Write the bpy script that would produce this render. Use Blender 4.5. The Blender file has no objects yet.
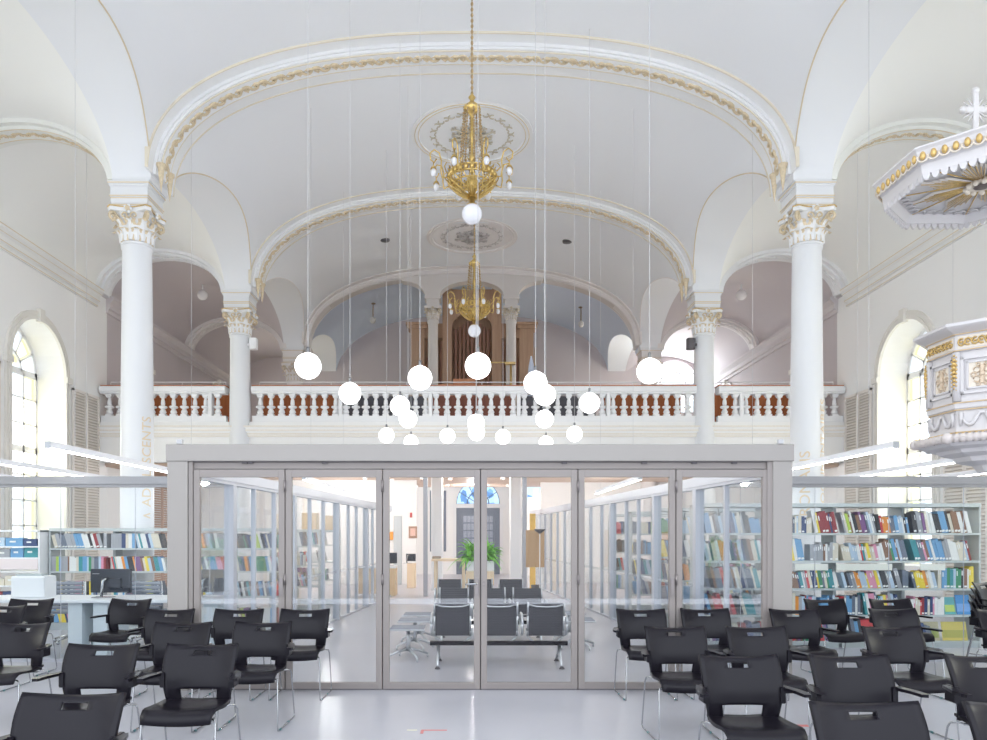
import bpy, math, random
from math import sin, cos, pi, sqrt, radians, asin, atan2
from mathutils import Vector, Matrix
S = bpy.context.scene
COL = S.collection
rnd = random.Random(7)
H = 1.55                       # eye height
F = 750.0                      # focal length in pixels of a 987 x 740 frame
def at(px, D): return (px - 472.0) * D / F
def hz(py, D): return H + (535.0 - py) * D / F

# ------------------------------------------------------------------ materials
MATS = {}
def mat(name, col, rough=0.6, metal=0.0, bump=0.0, bscale=40, emis=None, estr=0.0, var=0.0, vscale=2.0, spec=0.5, coat=0.0):
    if name in MATS: return MATS[name]
    m = bpy.data.materials.new(name); m.use_nodes = True
    nt = m.node_tree; b = nt.nodes['Principled BSDF']
    b.inputs['Base Color'].default_value = (*col, 1)
    b.inputs['Roughness'].default_value = rough
    b.inputs['Metallic'].default_value = metal
    b.inputs['Specular IOR Level'].default_value = spec
    if coat: b.inputs['Coat Weight'].default_value = coat
    if emis:
        b.inputs['Emission Color'].default_value = (*emis, 1)
        b.inputs['Emission Strength'].default_value = estr
    if var or bump:
        tc = nt.nodes.new('ShaderNodeTexCoord')
    if var:
        n = nt.nodes.new('ShaderNodeTexNoise'); n.inputs['Scale'].default_value = vscale; n.inputs['Detail'].default_value = 5
        r = nt.nodes.new('ShaderNodeValToRGB')
        r.color_ramp.elements[0].position = .3; r.color_ramp.elements[1].position = .7
        r.color_ramp.elements[0].color = (*[c * (1 - var) for c in col], 1)
        r.color_ramp.elements[1].color = (*[min(1, c * (1 + var)) for c in col], 1)
        nt.links.new(tc.outputs['Object'], n.inputs['Vector'])
        nt.links.new(n.outputs['Fac'], r.inputs['Fac']); nt.links.new(r.outputs['Color'], b.inputs['Base Color'])
    if bump:
        n2 = nt.nodes.new('ShaderNodeTexNoise'); n2.inputs['Scale'].default_value = bscale
        bp = nt.nodes.new('ShaderNodeBump'); bp.inputs['Strength'].default_value = bump; bp.inputs['Distance'].default_value = .02
        nt.links.new(tc.outputs['Object'], n2.inputs['Vector'])
        nt.links.new(n2.outputs['Fac'], bp.inputs['Height']); nt.links.new(bp.outputs['Normal'], b.inputs['Normal'])
    MATS[name] = m
    return m
def wood(name, c1, c2, scale=6, rough=.45, axis=2):
    if name in MATS: return MATS[name]
    m = mat(name, c1, rough); nt = m.node_tree; b = nt.nodes['Principled BSDF']
    tc = nt.nodes.new('ShaderNodeTexCoord'); mp = nt.nodes.new('ShaderNodeMapping')
    sc = [scale * 4] * 3; sc[axis] = scale * .3
    mp.inputs['Scale'].default_value = sc
    n = nt.nodes.new('ShaderNodeTexNoise'); n.inputs['Scale'].default_value = 1.0; n.inputs['Detail'].default_value = 6
    r = nt.nodes.new('ShaderNodeValToRGB')
    r.color_ramp.elements[0].position = .3; r.color_ramp.elements[1].position = .7
    r.color_ramp.elements[0].color = (*c1, 1); r.color_ramp.elements[1].color = (*c2, 1)
    nt.links.new(tc.outputs['Object'], mp.inputs['Vector']); nt.links.new(mp.outputs['Vector'], n.inputs['Vector'])
    nt.links.new(n.outputs['Fac'], r.inputs['Fac']); nt.links.new(r.outputs['Color'], b.inputs['Base Color'])
    return m
def glassmat(name, tint=(1, 1, 1), refl=.06, rough=.02):
    if name in MATS: return MATS[name]
    m = bpy.data.materials.new(name); m.use_nodes = True; nt = m.node_tree
    nt.nodes.remove(nt.nodes['Principled BSDF']); out = nt.nodes['Material Output']
    t = nt.nodes.new('ShaderNodeBsdfTransparent'); t.inputs['Color'].default_value = (*tint, 1)
    g = nt.nodes.new('ShaderNodeBsdfGlossy'); g.inputs['Roughness'].default_value = rough
    lw = nt.nodes.new('ShaderNodeLayerWeight'); lw.inputs['Blend'].default_value = .10
    ad = nt.nodes.new('ShaderNodeMath'); ad.operation = 'MULTIPLY_ADD'
    ad.inputs[1].default_value = .32; ad.inputs[2].default_value = refl * .22
    mx = nt.nodes.new('ShaderNodeMixShader')
    nt.links.new(lw.outputs['Fresnel'], ad.inputs[0]); nt.links.new(ad.outputs[0], mx.inputs[0])
    nt.links.new(t.outputs[0], mx.inputs[1]); nt.links.new(g.outputs[0], mx.inputs[2])
    nt.links.new(mx.outputs[0], out.inputs['Surface'])
    MATS[name] = m
    return m
def filmmat(name, col, a):
    if name in MATS: return MATS[name]
    m = mat(name, col, .5); m.node_tree.nodes['Principled BSDF'].inputs['Alpha'].default_value = a
    return m

WALL = mat('white_plaster', (.89, .88, .87), .7, bump=.04, bscale=30)
VAULT = mat('vault_plaster', (.83, .84, .87), .7, bump=.03, bscale=20)
RIBW = mat('rib_white', (.85, .85, .86), .55)
AISLE = mat('aisle_plaster', (.90, .895, .87), .7, bump=.03, bscale=20)
COLM = mat('column_white', (.79, .795, .815), .4)
GALW = mat('gallery_plaster_shaded', (.60, .545, .56), .75, bump=.04, bscale=20)  # white plaster darkened to mauve, gallery's dimmer light put into the colour
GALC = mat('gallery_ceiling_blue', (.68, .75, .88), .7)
GOLD = mat('old_gilding', (.66, .47, .20), .38, .55, var=.2, vscale=30)
GOLDL = mat('pale_gilding', (.72, .60, .42), .5, .15, var=.12, vscale=30)
GLINE = mat('gilt_line', (.74, .63, .46), .5, .1)
BRASS = mat('brass', (.66, .47, .17), .30, .85, var=.15, vscale=60)
GREYF = mat('greige_aluminium', (.375, .350, .335), .5, .0)
DOORF = mat('door_greige', (.315, .282, .272), .5, .0)
GREYD = mat('dark_joint', (.12, .11, .12), .5)
CHROME = mat('chrome', (.50, .51, .53), .18, 1.0)
BLACKP = mat('black_plastic', (.0085, .0070, .0120), .30, bump=.03, bscale=400, spec=.27)
BLACKM = mat('black_screen', (.03, .035, .05), .3)
SHELFM = mat('pale_grey_steel', (.54, .58, .58), .45, .1)
WHITEM = mat('white_laminate', (.86, .86, .87), .35)
GLASS = glassmat('clear_glass')
GLASSB = glassmat('clear_glass_bluish', (.97, .99, 1.0), .08)
FILM = filmmat('white_film', (.80, .82, .88), .18)
CREAM = mat('cream_louvre', (.84, .79, .74), .6)
BROWNL = mat('brown_louvre', (.58, .40, .31), .6)
OAK = wood('oak', (.72, .50, .28), (.80, .60, .38))
OAKL = wood('light_oak', (.80, .62, .42), (.86, .70, .50))
PEW = wood('pew_red_wood', (.42, .12, .035), (.52, .17, .05), 4)
ORGW = wood('organ_wood', (.42, .26, .17), (.50, .33, .22), 3)
ORGD = mat('organ_pipe_dark', (.16, .085, .065), .35, .3)
SOFFW = wood('soffit_wood', (.60, .45, .36), (.68, .53, .43), 3, axis=0)
LEAFM = mat('leaf_green', (.20, .56, .05), .45, var=.3, vscale=15)

# ------------------------------------------------------------------ mesh builder
class MB:
    def __init__(s): s.v = []; s.f = []; s.m = []; s.sm = []
    def add(s, vs, fs, m=0, smooth=False):
        o = len(s.v); s.v += [tuple(p) for p in vs]
        for f in fs: s.f.append([i + o for i in f]); s.m.append(m); s.sm.append(smooth)
        return s
    def box(s, x0, x1, y0, y1, z0, z1, m=0, M=None):
        vs = [(x, y, z) for x in (x0, x1) for y in (y0, y1) for z in (z0, z1)]
        if M is not None: vs = [M @ Vector(p) for p in vs]
        return s.add(vs, [(0, 1, 3, 2), (4, 6, 7, 5), (0, 4, 5, 1), (2, 3, 7, 6), (0, 2, 6, 4), (1, 5, 7, 3)], m)
    def bbox(s, x0, x1, y0, y1, z0, z1, r=.005, m=0, M=None):   # box with chamfered edges along the longest axis
        L = [x1 - x0, y1 - y0, z1 - z0]; k = L.index(max(L)); lo = [x0, y0, z0]; hi = [x1, y1, z1]
        a, b = [i for i in range(3) if i != k]; r = min(r, L[a] * .4, L[b] * .4)
        pr = [(lo[a] + r, lo[b]), (hi[a] - r, lo[b]), (hi[a], lo[b] + r), (hi[a], hi[b] - r), (hi[a] - r, hi[b]), (lo[a] + r, hi[b]), (lo[a], hi[b] - r), (lo[a], lo[b] + r)]
        vs = []
        for kk in (lo[k], hi[k]):
            for p in pr:
                q = [0, 0, 0]; q[k] = kk; q[a] = p[0]; q[b] = p[1]; vs.append(M @ Vector(q) if M is not None else q)
        return s.add(vs, [(i, (i + 1) % 8, 8 + (i + 1) % 8, 8 + i) for i in range(8)] + [tuple(range(7, -1, -1)), tuple(range(8, 16))], m)
    def tube(s, pts, r, n=8, m=0, cap=True, smooth=True):
        pts = [Vector(p) for p in pts]; rs = r if isinstance(r, (list, tuple)) else [r] * len(pts)
        vs = []; u = None
        for i, p in enumerate(pts):
            d = (pts[min(i + 1, len(pts) - 1)] - pts[max(i - 1, 0)])
            if d.length < 1e-9: d = Vector((0, 0, 1))
            d.normalize()
            if u is None:
                u = d.orthogonal().normalized()
            else:
                u = (u - d * u.dot(d))
                u = u.normalized() if u.length > 1e-6 else d.orthogonal().normalized()
            w = d.cross(u)
            for k in range(n):
                a = 2 * pi * k / n; vs.append(p + (u * cos(a) + w * sin(a)) * rs[i])
        fs = [(i * n + k, i * n + (k + 1) % n, (i + 1) * n + (k + 1) % n, (i + 1) * n + k) for i in range(len(pts) - 1) for k in range(n)]
        s.add(vs, fs, m, smooth)
        if cap:
            o = len(s.v) - len(vs)
            s.f.append([o + k for k in range(n - 1, -1, -1)]); s.f.append([o + (len(pts) - 1) * n + k for k in range(n)])
            s.m += [m, m]; s.sm += [False, False]
        return s
    def lathe(s, prof, c=(0, 0), n=24, m=0, smooth=True, rot=0.0, close=False):
        vs = []; rows = len(prof)
        for (r, z) in prof:
            for k in range(n):
                a = 2 * pi * (k + .0) / n + rot; vs.append((c[0] + r * cos(a), c[1] + r * sin(a), z))
        fs = [(i * n + k, i * n + (k + 1) % n, (i + 1) * n + (k + 1) % n, (i + 1) * n + k) for i in range(rows - 1) for k in range(n)]
        if close:
            s.add(vs, fs + [tuple(range(n - 1, -1, -1)), tuple((rows - 1) * n + k for k in range(n))], m, smooth)
        else: s.add(vs, fs, m, smooth)
        return s
    def sph(s, c, r, n=16, k=10, m=0, sc=(1, 1, 1), M=None):
        vs = []; 
        for i in range(k + 1):
            t = pi * i / k
            for j in range(n):
                a = 2 * pi * j / n
                p = Vector((r * sc[0] * sin(t) * cos(a), r * sc[1] * sin(t) * sin(a), r * sc[2] * cos(t)))
                if M is not None: p = M @ p
                vs.append(p + Vector(c))
        return s.add(vs, [(i * n + j, (i + 1) * n + j, (i + 1) * n + (j + 1) % n, i * n + (j + 1) % n) for i in range(k) for j in range(n)], m, True)
    def prism(s, poly, fn0, fn1, m=0):      # poly points mapped by two functions to 3D
        n = len(poly); vs = [fn0(p) for p in poly] + [fn1(p) for p in poly]
        return s.add(vs, [(i, (i + 1) % n, n + (i + 1) % n, n + i) for i in range(n)] + [tuple(range(n - 1, -1, -1)), tuple(range(n, 2 * n))], m)
    def zprism(s, poly, z0, z1, m=0): return s.prism(poly, lambda p: (p[0], p[1], z0), lambda p: (p[0], p[1], z1), m)
    def grid(s, P, m=0, smooth=True):       # P[i][j] points
        a = len(P); b = len(P[0])
        return s.add([p for r in P for p in r], [(i * b + j, i * b + j + 1, (i + 1) * b + j + 1, (i + 1) * b + j) for i in range(a - 1) for j in range(b - 1)], m, smooth)
    def mesh(s, name, mats):
        me = bpy.data.meshes.new(name); me.from_pydata([tuple(p) for p in s.v], [], s.f); 
        for mm in (mats if isinstance(mats, (list, tuple)) else [mats]): me.materials.append(mm)
        me.polygons.foreach_set('material_index', s.m); me.polygons.foreach_set('use_smooth', s.sm)
        me.update(); return me
    def build(s, name, mats, parent=None, fix=True):
        o = bpy.data.objects.new(name, s.mesh(name, mats)); COL.objects.link(o)
        if parent is not None:
            o.parent = parent
            if parent.parent is None: o.location = -parent.location
        if fix and len(s.f) < 60000:
            import bmesh
            bm = bmesh.new(); bm.from_mesh(o.data); bmesh.ops.recalc_face_normals(bm, faces=bm.faces); bm.to_mesh(o.data); bm.free()
        return o
def tag(o, label=None, cat=None, group=None, kind=None):
    if label: o['label'] = label
    if cat: o['category'] = cat
    if group: o['group'] = group
    if kind: o['kind'] = kind
    return o
def empty(name, loc, label, cat, group=None):
    o = bpy.data.objects.new(name, None); COL.objects.link(o); o.location = loc; o.empty_display_size = .1
    return tag(o, label, cat, group)
def struct(mb, name, m, label=None, parent=None):
    o = mb.build(name, m, parent); 
    if parent is None: o['kind'] = 'structure'; o['category'] = name.split('_')[0]; o['label'] = label or name.replace('_', ' ')
    return o
def copy_tree(o, parent=None):
    c = o.copy(); COL.objects.link(c); c.parent = parent
    for ch in o.children: copy_tree(ch, c)
    return c

# ------------------------------------------------------------------ shell
COLY = [1.45, 7.2, 12.95, 18.7, 24.45, 30.2]
Z0 = 7.51; NA = 5.40; XW = 9.25; YR = 29.6
def crown(y): return 9.88 + .022 * max(0, y - 12.95)
def NB(y): return crown(y) - Z0
def zc(y):
    for a, b in zip(COLY, COLY[1:]):
        if a <= y <= b:
            c = (a + b) / 2; h = (b - a) / 2 - .345
            t = (y - c) / h
            return Z0 + (1.16 * sqrt(1 - t * t) if abs(t) < 1 else 0)
    return Z0
EX = 2.4
def zn(x, y): return Z0 + NB(y) * max(0, 1 - (abs(x) / NA) ** EX) ** (1 / EX)
def xstar(y): return NA * max(0, 1 - ((zc(y) - Z0) / NB(y)) ** EX) ** (1 / EX)
def pw(v): return math.copysign(abs(v) ** (2 / EX), v)
def aisle_z(x, y):
    s_ = 1.06 * sqrt(max(0, 1 - ((x - 7.65) / 1.6) ** 2)); g = max(0, 1 - ((x - 6.05) / 3.2) ** 2); q = (zc(y) - Z0) * g
    return Z0 + (s_ ** 4 + q ** 4) ** .25
AX = [7.65 - 1.6 * cos(pi * k / 40) for k in range(41)]
def ceil_z(x, y):
    ax = abs(x)
    if ax <= NA: return max(zn(ax, y), zc(y))
    if ax <= 6.05: return zc(y)
    return aisle_z(ax, y)
def ysamp(a, b, n=40):
    c = (a + b) / 2; h = (b - a) / 2 - .345; out = [a, c - h - 1e-4]
    out += [c - h * cos(pi * i / n) for i in range(n + 1)] + [c + h + 1e-4, b]
    return out
def build_vaults():
    for bi, (a, b) in enumerate(zip(COLY, COLY[1:])):
        if a > YR: break
        ys = [y for y in ysamp(a, b) if y <= YR + .6]
        back = a > 24
        mb = MB(); P = []
        for y in ys:
            xs = xstar(y); t0 = atan2(((zc(y) - Z0) / NB(y)) ** (EX / 2), (xs / NA) ** (EX / 2))
            P.append([(NA * pw(cos(t0 + (pi - 2 * t0) * k / 72)), y, Z0 + NB(y) * pw(sin(t0 + (pi - 2 * t0) * k / 72))) for k in range(73)])
        mb.grid(P)
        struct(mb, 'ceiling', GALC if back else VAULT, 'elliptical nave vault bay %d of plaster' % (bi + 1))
        for sx, nm in ((-1, 'left'), (1, 'right')):
            mb = MB(); mb.grid([[(sx * xstar(y), y, zc(y)), (sx * 6.05, y, zc(y))] for y in ys], smooth=True)
            struct(mb, 'ceiling', VAULT, '%s arcade arch soffit of bay %d' % (nm, bi + 1))
            # spandrel wall above the soffit on the aisle side is part of the aisle vault
            mb = MB(); mb.grid([[(sx * x, y, aisle_z(x, y)) for x in AX] for y in ys])
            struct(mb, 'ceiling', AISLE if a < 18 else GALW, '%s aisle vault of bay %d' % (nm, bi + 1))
build_vaults()

def arc_pts(a, b, cx, z0, y, off=0.0, t0=0.03, t1=pi - .03, n=96):
    P = []
    for i in range(n + 1):
        t = t0 + (t1 - t0) * i / n
        if cx == 0:
            x = a * pw(cos(t)); z = b * pw(sin(t)); t_ = t + 1e-3; tx = a * pw(cos(t_)) - x; tz = b * pw(sin(t_)) - z; nx, nz = tz, -tx
        else:
            x = a * cos(t); z = b * sin(t); nx, nz = cos(t) / a, sin(t) / b
        l = sqrt(nx * nx + nz * nz)
        P.append((cx + x - nx / l * off, y, z0 + z - nz / l * off))
    return P
def strip(mb, a, b, cx, z0, y0, y1, off, m=0, t0=.03, t1=pi - .03, n=96):
    A = arc_pts(a, b, cx, z0, y0, off, t0, t1, n); B = arc_pts(a, b, cx, z0, y1, off, t0, t1, n)
    A0 = arc_pts(a, b, cx, z0, y0, -.10, t0, t1, n); B0 = arc_pts(a, b, cx, z0, y1, -.10, t0, t1, n)
    if cx == 0:
        A0 = [(max(-5.41, min(5.41, p[0])), p[1], p[2]) for p in A0]; B0 = [(max(-5.41, min(5.41, p[0])), p[1], p[2]) for p in B0]
    mb.grid([A0, A], m); mb.grid([A, B], m); mb.grid([B, B0], m)
    for k in (0, -1): mb.add([A0[k], A[k], B[k], B0[k]], [(0, 1, 2, 3)], m)
def even(P, n):
    P = [Vector(p) for p in P]; L = [0]
    for p, q in zip(P, P[1:]): L.append(L[-1] + (q - p).length)
    out = []; j = 0
    for i in range(n + 1):
        s_ = L[-1] * i / n
        while j < len(L) - 2 and L[j + 1] < s_: j += 1
        out.append(tuple(P[j].lerp(P[j + 1], (s_ - L[j]) / max(1e-9, L[j + 1] - L[j]))))
    return out
def scroll(mb, p, tx, tz, w, m=0, flip=1):
    # one leaf scroll lying on an arch soffit at p; tangent (tx,0,tz), width along y
    T = Vector((tx, 0, tz)).normalized(); Y = Vector((0, 1, 0)); N = T.cross(Y)
    p = Vector(p)
    pts = []
    for i in range(10):
        a = flip * (i / 9) * 1.6 * pi; rr = w * .42 * (1 - .06 * i)
        pts.append(p + T * (cos(a) * rr * 1.1) + Y * (sin(a) * rr) + N * .0)
    mb.tube(pts, [w * .14 * (1 - .05 * i) for i in range(10)], 5, m)
    mb.tube([p + T * w * .5 * flip, p + T * w * .75 + Y * w * .3 * flip, p + T * w * 1.05 + Y * w * .1 * flip], [w * .06, w * .15, w * .04], 5, m)
    mb.tube([p - T * w * .1, p + T * w * .05 + Y * w * .1], [w * .18, w * .08], 5, m)
TRIM = [0]
def trim(mb, m, label, parent=None):
    TRIM[0] += 1
    return struct(mb, 'trim_%d' % TRIM[0], m, label, parent)
PALEL = mat('pale_beige_line', (.78, .71, .58), .55)
def nave_rib(y, orn=True, tone=RIBW, gl=PALEL, where=''):
    b = NB(y)
    mb = MB(); strip(mb, NA, b, 0, Z0, y - .55, y + .55, .02)
    r = trim(mb, tone, 'wide plaster transverse arch across the nave, %s' % where)
    mb = MB()
    strip(mb, NA, b, 0, Z0, y - .31, y + .20, .07); strip(mb, NA, b, 0, Z0, y - .27, y + .14, .11); strip(mb, NA, b, 0, Z0, y - .215, y + .115, .125)
    mb.build('raised_rib', tone, r)
    mb = MB()
    for yy in (y - .556, y + .534): strip(mb, NA, b, 0, Z0, yy, yy + .022, .035)
    for yy in (y - .235, y + .117): strip(mb, NA, b, 0, Z0, yy, yy + .018, .13)
    mb.build('gilt_line', gl, r)
    if orn:
        mb = MB(); pts = even(arc_pts(NA, b, 0, Z0, y - .05, .13, .04, pi - .04, 300), 78)
        for i in range(1, 78):
            q0, q1 = pts[i - 1], pts[i + 1]
            scroll(mb, pts[i], q1[0] - q0[0], q1[2] - q0[2], .20, 0, 1 if i % 2 else -1)
        mb.build('scrollwork', GOLDL if tone is RIBW else tone, r)
        mb = MB()
        for sx in (-1, 1):      # gilded pendants ending the rib
            for dy in (-.26, .10):
                P = arc_pts(NA, b, 0, Z0, y + dy, .13, .07, pi - .07, 2); q = P[0] if sx > 0 else P[2]
                x, z = q[0], q[2]
                mb.lathe([(.0, z - .42), (.02, z - .3), (.045, z - .12), (.06, z), (.085, z + .03), (.085, z + .07), (.04, z + .09)], (x - sx * .0, y + dy), 8, 0)
        mb.build('rib_pendant', GOLDL if tone is RIBW else tone, r)
nave_rib(7.2, False, where='nearest to the camera')
nave_rib(12.95, True, where='framing the nearer chandelier')
nave_rib(18.7, True, where='above the balcony balustrade')
GALT = mat('gallery_rib_shaded', (.80, .76, .75), .6)  # shaded copy of the rib white, gallery dimness painted in
nave_rib(24.4, False, GALT, GALT, where='over the organ screen')
# gold line on the groins of the side penetrations
for bi, (a, b) in enumerate(zip(COLY[1:4], COLY[2:5])):
    for sx in (-1, 1):
        c = (a + b) / 2; h = (b - a) / 2 - .56
        pts = []
        for i in range(41):
            y = c - h * cos(pi * i / 40); pts.append((sx * (xstar(y) - .012), y, zc(y) - .008))
        mb = MB(); mb.tube(pts, .012, 5)
        trim(mb, GLINE if bi < 2 else GALT, 'thin gilt line round the %s side arch, bay %d' % ('left' if sx < 0 else 'right', bi + 2))
def aisle_rib(y, sx, tone, orn, where):
    mb = MB(); strip(mb, 1.6, 1.08, sx * 7.65, Z0, y - .33, y + .33, .09, n=36); strip(mb, 1.6, 1.08, sx * 7.65, Z0, y - .22, y + .15, .14, n=36)
    r = trim(mb, tone, 'plaster arch rib over the %s aisle, %s' % ('left' if sx < 0 else 'right', where))
    mb = MB()
    for yy in (y - .20, y + .12): strip(mb, 1.6, 1.08, sx * 7.65, Z0, yy, yy + .016, .146, n=36)
    mb.build('gilt_line', GLINE if orn else tone, r)
    mb = MB(); pts = even(arc_pts(1.6, 1.08, sx * 7.65, Z0, y - .04, .15, .2, pi - .2, 80), 26)
    for i in range(1, 26):
        q0, q1 = pts[i - 1], pts[i + 1]; scroll(mb, pts[i], q1[0] - q0[0], q1[2] - q0[2], .13, 0, 1 if i % 2 else -1)
    mb.build('scrollwork', GOLDL if orn else tone, r)
for sx in (-1, 1):
    aisle_rib(12.95, sx, mat('aisle_rib', (.84, .84, .80), .6), True, 'beside the nearer column')
    aisle_rib(18.7, sx, RIBW, False, 'above the balcony')
    aisle_rib(24.4, sx, GALT, False, 'deep in the gallery')

# floor
fm = mat('pale_resin_floor', (.50, .50, .55), .30, var=.045, vscale=.8, spec=.45)
mb = MB(); mb.box(-XW - 1, XW + 1, -2, 31, -.1, 0); struct(mb, 'floor', fm, 'pale lilac grey polished resin floor')

# side walls with arched windows
def wall_with_windows(sx, wins, name, ylo, yhi, ztop, m):
    mb = MB(); X = sx * XW; cuts = [ylo]
    for (c, w, zs, zp) in wins:
        y0, y1 = c - w, c + w
        mb.add([(X, cuts[-1], 0), (X, y0, 0), (X, y0, ztop), (X, cuts[-1], ztop)], [(0, 1, 2, 3)])
        mb.add([(X, y0, 0), (X, y1, 0), (X, y1, zs), (X, y0, zs)], [(0, 1, 2, 3)])
        pts = [(c - w * cos(pi * i / 20), zp + w * sin(pi * i / 20)) for i in range(21)]
        for p, q in zip(pts, pts[1:]):
            mb.add([(X, p[0], p[1]), (X, q[0], q[1]), (X, q[0], ztop), (X, p[0], ztop)], [(0, 1, 2, 3)])
        XO = X + sx * .72     # reveal
        ring = [(y0, zs)] + pts + [(y1, zs)]
        for p, q in zip(ring, ring[1:] + ring[:1]):
            mb.add([(X, p[0], p[1]), (X, q[0], q[1]), (XO, q[0], q[1]), (XO, p[0], p[1])], [(0, 1, 2, 3)])
        cuts.append(y1)
    mb.add([(X, cuts[-1], 0), (X, yhi, 0), (X, yhi, ztop), (X, cuts[-1], ztop)], [(0, 1, 2, 3)])
    return struct(mb, name, m, 'white plaster side wall with arched windows, %s side' % name.split('_')[1])
WIN = [(4.4, 1.0, .9, 5.12), (10.2, 1.0, .9, 5.12), (16.0, 1.0, .9, 5.12)]
wall_with_windows(-1, WIN, 'wall_left', -2, 19.0, 7.6, WALL)
wall_with_windows(1, WIN, 'wall_right', -2, 19.0, 7.6, WALL)
ADDED_WIN = (20.75, .75, 5.0, 6.3); ADDED_WIN2 = (27.3, .8, 5.0, 6.15)  # gallery windows added for light; the left pair is made up
for sx in (-1, 1):
    wall_with_windows(sx, [ADDED_WIN, ADDED_WIN2], 'wall_left' if sx < 0 else 'wall_right', 19.0, YR, 7.6, GALW)
    mb = MB(); mb.box(min(sx * (XW - .01), sx * (XW + .2)), max(sx * (XW - .01), sx * (XW + .2)), 19.0, YR, 0, 3.62); struct(mb, 'wall_left' if sx < 0 else 'wall_right', WALL, 'white side wall below the balcony')
PW = glassmat('pane_white', (.97, .99, 1.0), .02)
PY = glassmat('pane_yellow', (1.0, .955, .74), .02)
WN = [0]
def arched_window(sx, c, w, zs, zp):
    WN[0] += 1; X = sx * (XW + .66); T = .05
    side = 'left' if sx < 0 else 'right'
    fr = MB(); cols = [c - w, c - w * .5, c, c + w * .5, c + w]; zz = [zs]; z = zp - .56
    rows = [zp]
    while z > zs + .3: rows.append(z); z -= .56
    rows.append(zs)
    for cc in cols: t = .055 if cc in (cols[0], cols[-1]) else .028; fr.box(X - T, X + T, cc - t, cc + t, zs, zp)
    for i, r_ in enumerate(rows): t = .07 if i in (0, 3) else .02; fr.box(X - T, X + T, c - w, c + w, r_ - t, r_ + t)
    for rr, t in ((w - .04, .05), (w * .42, .03)):
        for i in range(24):
            a0, a1 = pi * i / 24, pi * (i + 1) / 24
            q = [(c + (rr + s_) * cos(a), zp + (rr + s_) * sin(a)) for a in (a0, a1) for s_ in (-t, t)]
            fr.prism([q[0], q[1], q[3], q[2]], lambda p: (X - T, p[0], p[1]), lambda p: (X + T, p[0], p[1]))
    for k in range(1, 6):
        a = pi * k / 6; u = Vector((0, cos(a), sin(a))); n_ = Vector((0, -sin(a), cos(a))) * .02
        p0 = Vector((X, c, zp)) + u * w * .4; p1 = Vector((X, c, zp)) + u * (w - .04)
        fr.add([p0 + n_ + Vector((-T, 0, 0)), p1 + n_ + Vector((-T, 0, 0)), p1 - n_ + Vector((-T, 0, 0)), p0 - n_ + Vector((-T, 0, 0)), p0 + n_ + Vector((T, 0, 0)), p1 + n_ + Vector((T, 0, 0)), p1 - n_ + Vector((T, 0, 0)), p0 - n_ + Vector((T, 0, 0))], [(0, 1, 2, 3), (4, 5, 6, 7), (0, 1, 5, 4), (2, 3, 7, 6), (0, 3, 7, 4), (1, 2, 6, 5)])
    o = struct(fr, 'window_%d' % WN[0], RIBW, 'arched window with white and yellow panes, %s wall' % side)
    for nm, mm, sel in (('white_pane', PW, 0), ('yellow_pane', PY, 1)):
        g = MB(); e = .006
        for ci in range(4):
            if (1 if ci in (0, 3) else 0) == sel: g.box(X - e, X + e, cols[ci], cols[ci + 1], zs, zp)
        for k in range(6):
            if (k % 2) == sel:
                a0, a1 = pi * k / 6, pi * (k + 1) / 6
                poly = [(c, zp)] + [(c + w * cos(a0 + (a1 - a0) * i / 4), zp + w * sin(a0 + (a1 - a0) * i / 4)) for i in range(5)]
                g.prism(poly, lambda p: (X - e, p[0], p[1]), lambda p: (X + e, p[0], p[1]))
        g.build(nm, mm, o)
    # moulded surround with keystone and imposts
    mb = MB(); Xi = sx * XW
    for (r0, r1, d) in ((w, w + .07, .06), (w + .07, w + .12, .035), (w + .12, w + .18, .05)):
        pts = [(c - r1, zp)] + [(c - r1 * cos(pi * i / 24), zp + r1 * sin(pi * i / 24)) for i in range(25)]
        pin = [(c - r0 * cos(pi * i / 24), zp + r0 * sin(pi * i / 24)) for i in range(25)]
        po = pts[1:]
        for i in range(24):
            q = [pin[i], po[i], po[i + 1], pin[i + 1]]
            mb.prism(q, lambda p: (Xi, p[0], p[1]), lambda p: (Xi - sx * d, p[0], p[1]))
        for s_ in (-1, 1):
            y0, y1 = sorted((c + s_ * r0, c + s_ * r1)); mb.box(min(Xi, Xi - sx * d), max(Xi, Xi - sx * d), y0, y1, zs, zp)
    for s_ in (-1, 1):
        y0, y1 = sorted((c + s_ * (w - .01), c + s_ * (w + .22))); mb.box(min(Xi, Xi - sx * .09), max(Xi, Xi - sx * .09), y0, y1, zp - .12, zp + .01)
    mb.box(min(Xi, Xi - sx * .10), max(Xi, Xi - sx * .10), c - .09, c + .09, zp + w - .04, zp + w + .24)
    mb.build('moulded_surround', mat('surround_cream', (.80, .77, .72), .6), o)
for sx in (-1, 1):
    for wv in WIN + [ADDED_WIN, ADDED_WIN2]: arched_window(sx, *wv)  # gallery openings are added to admit light

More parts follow.
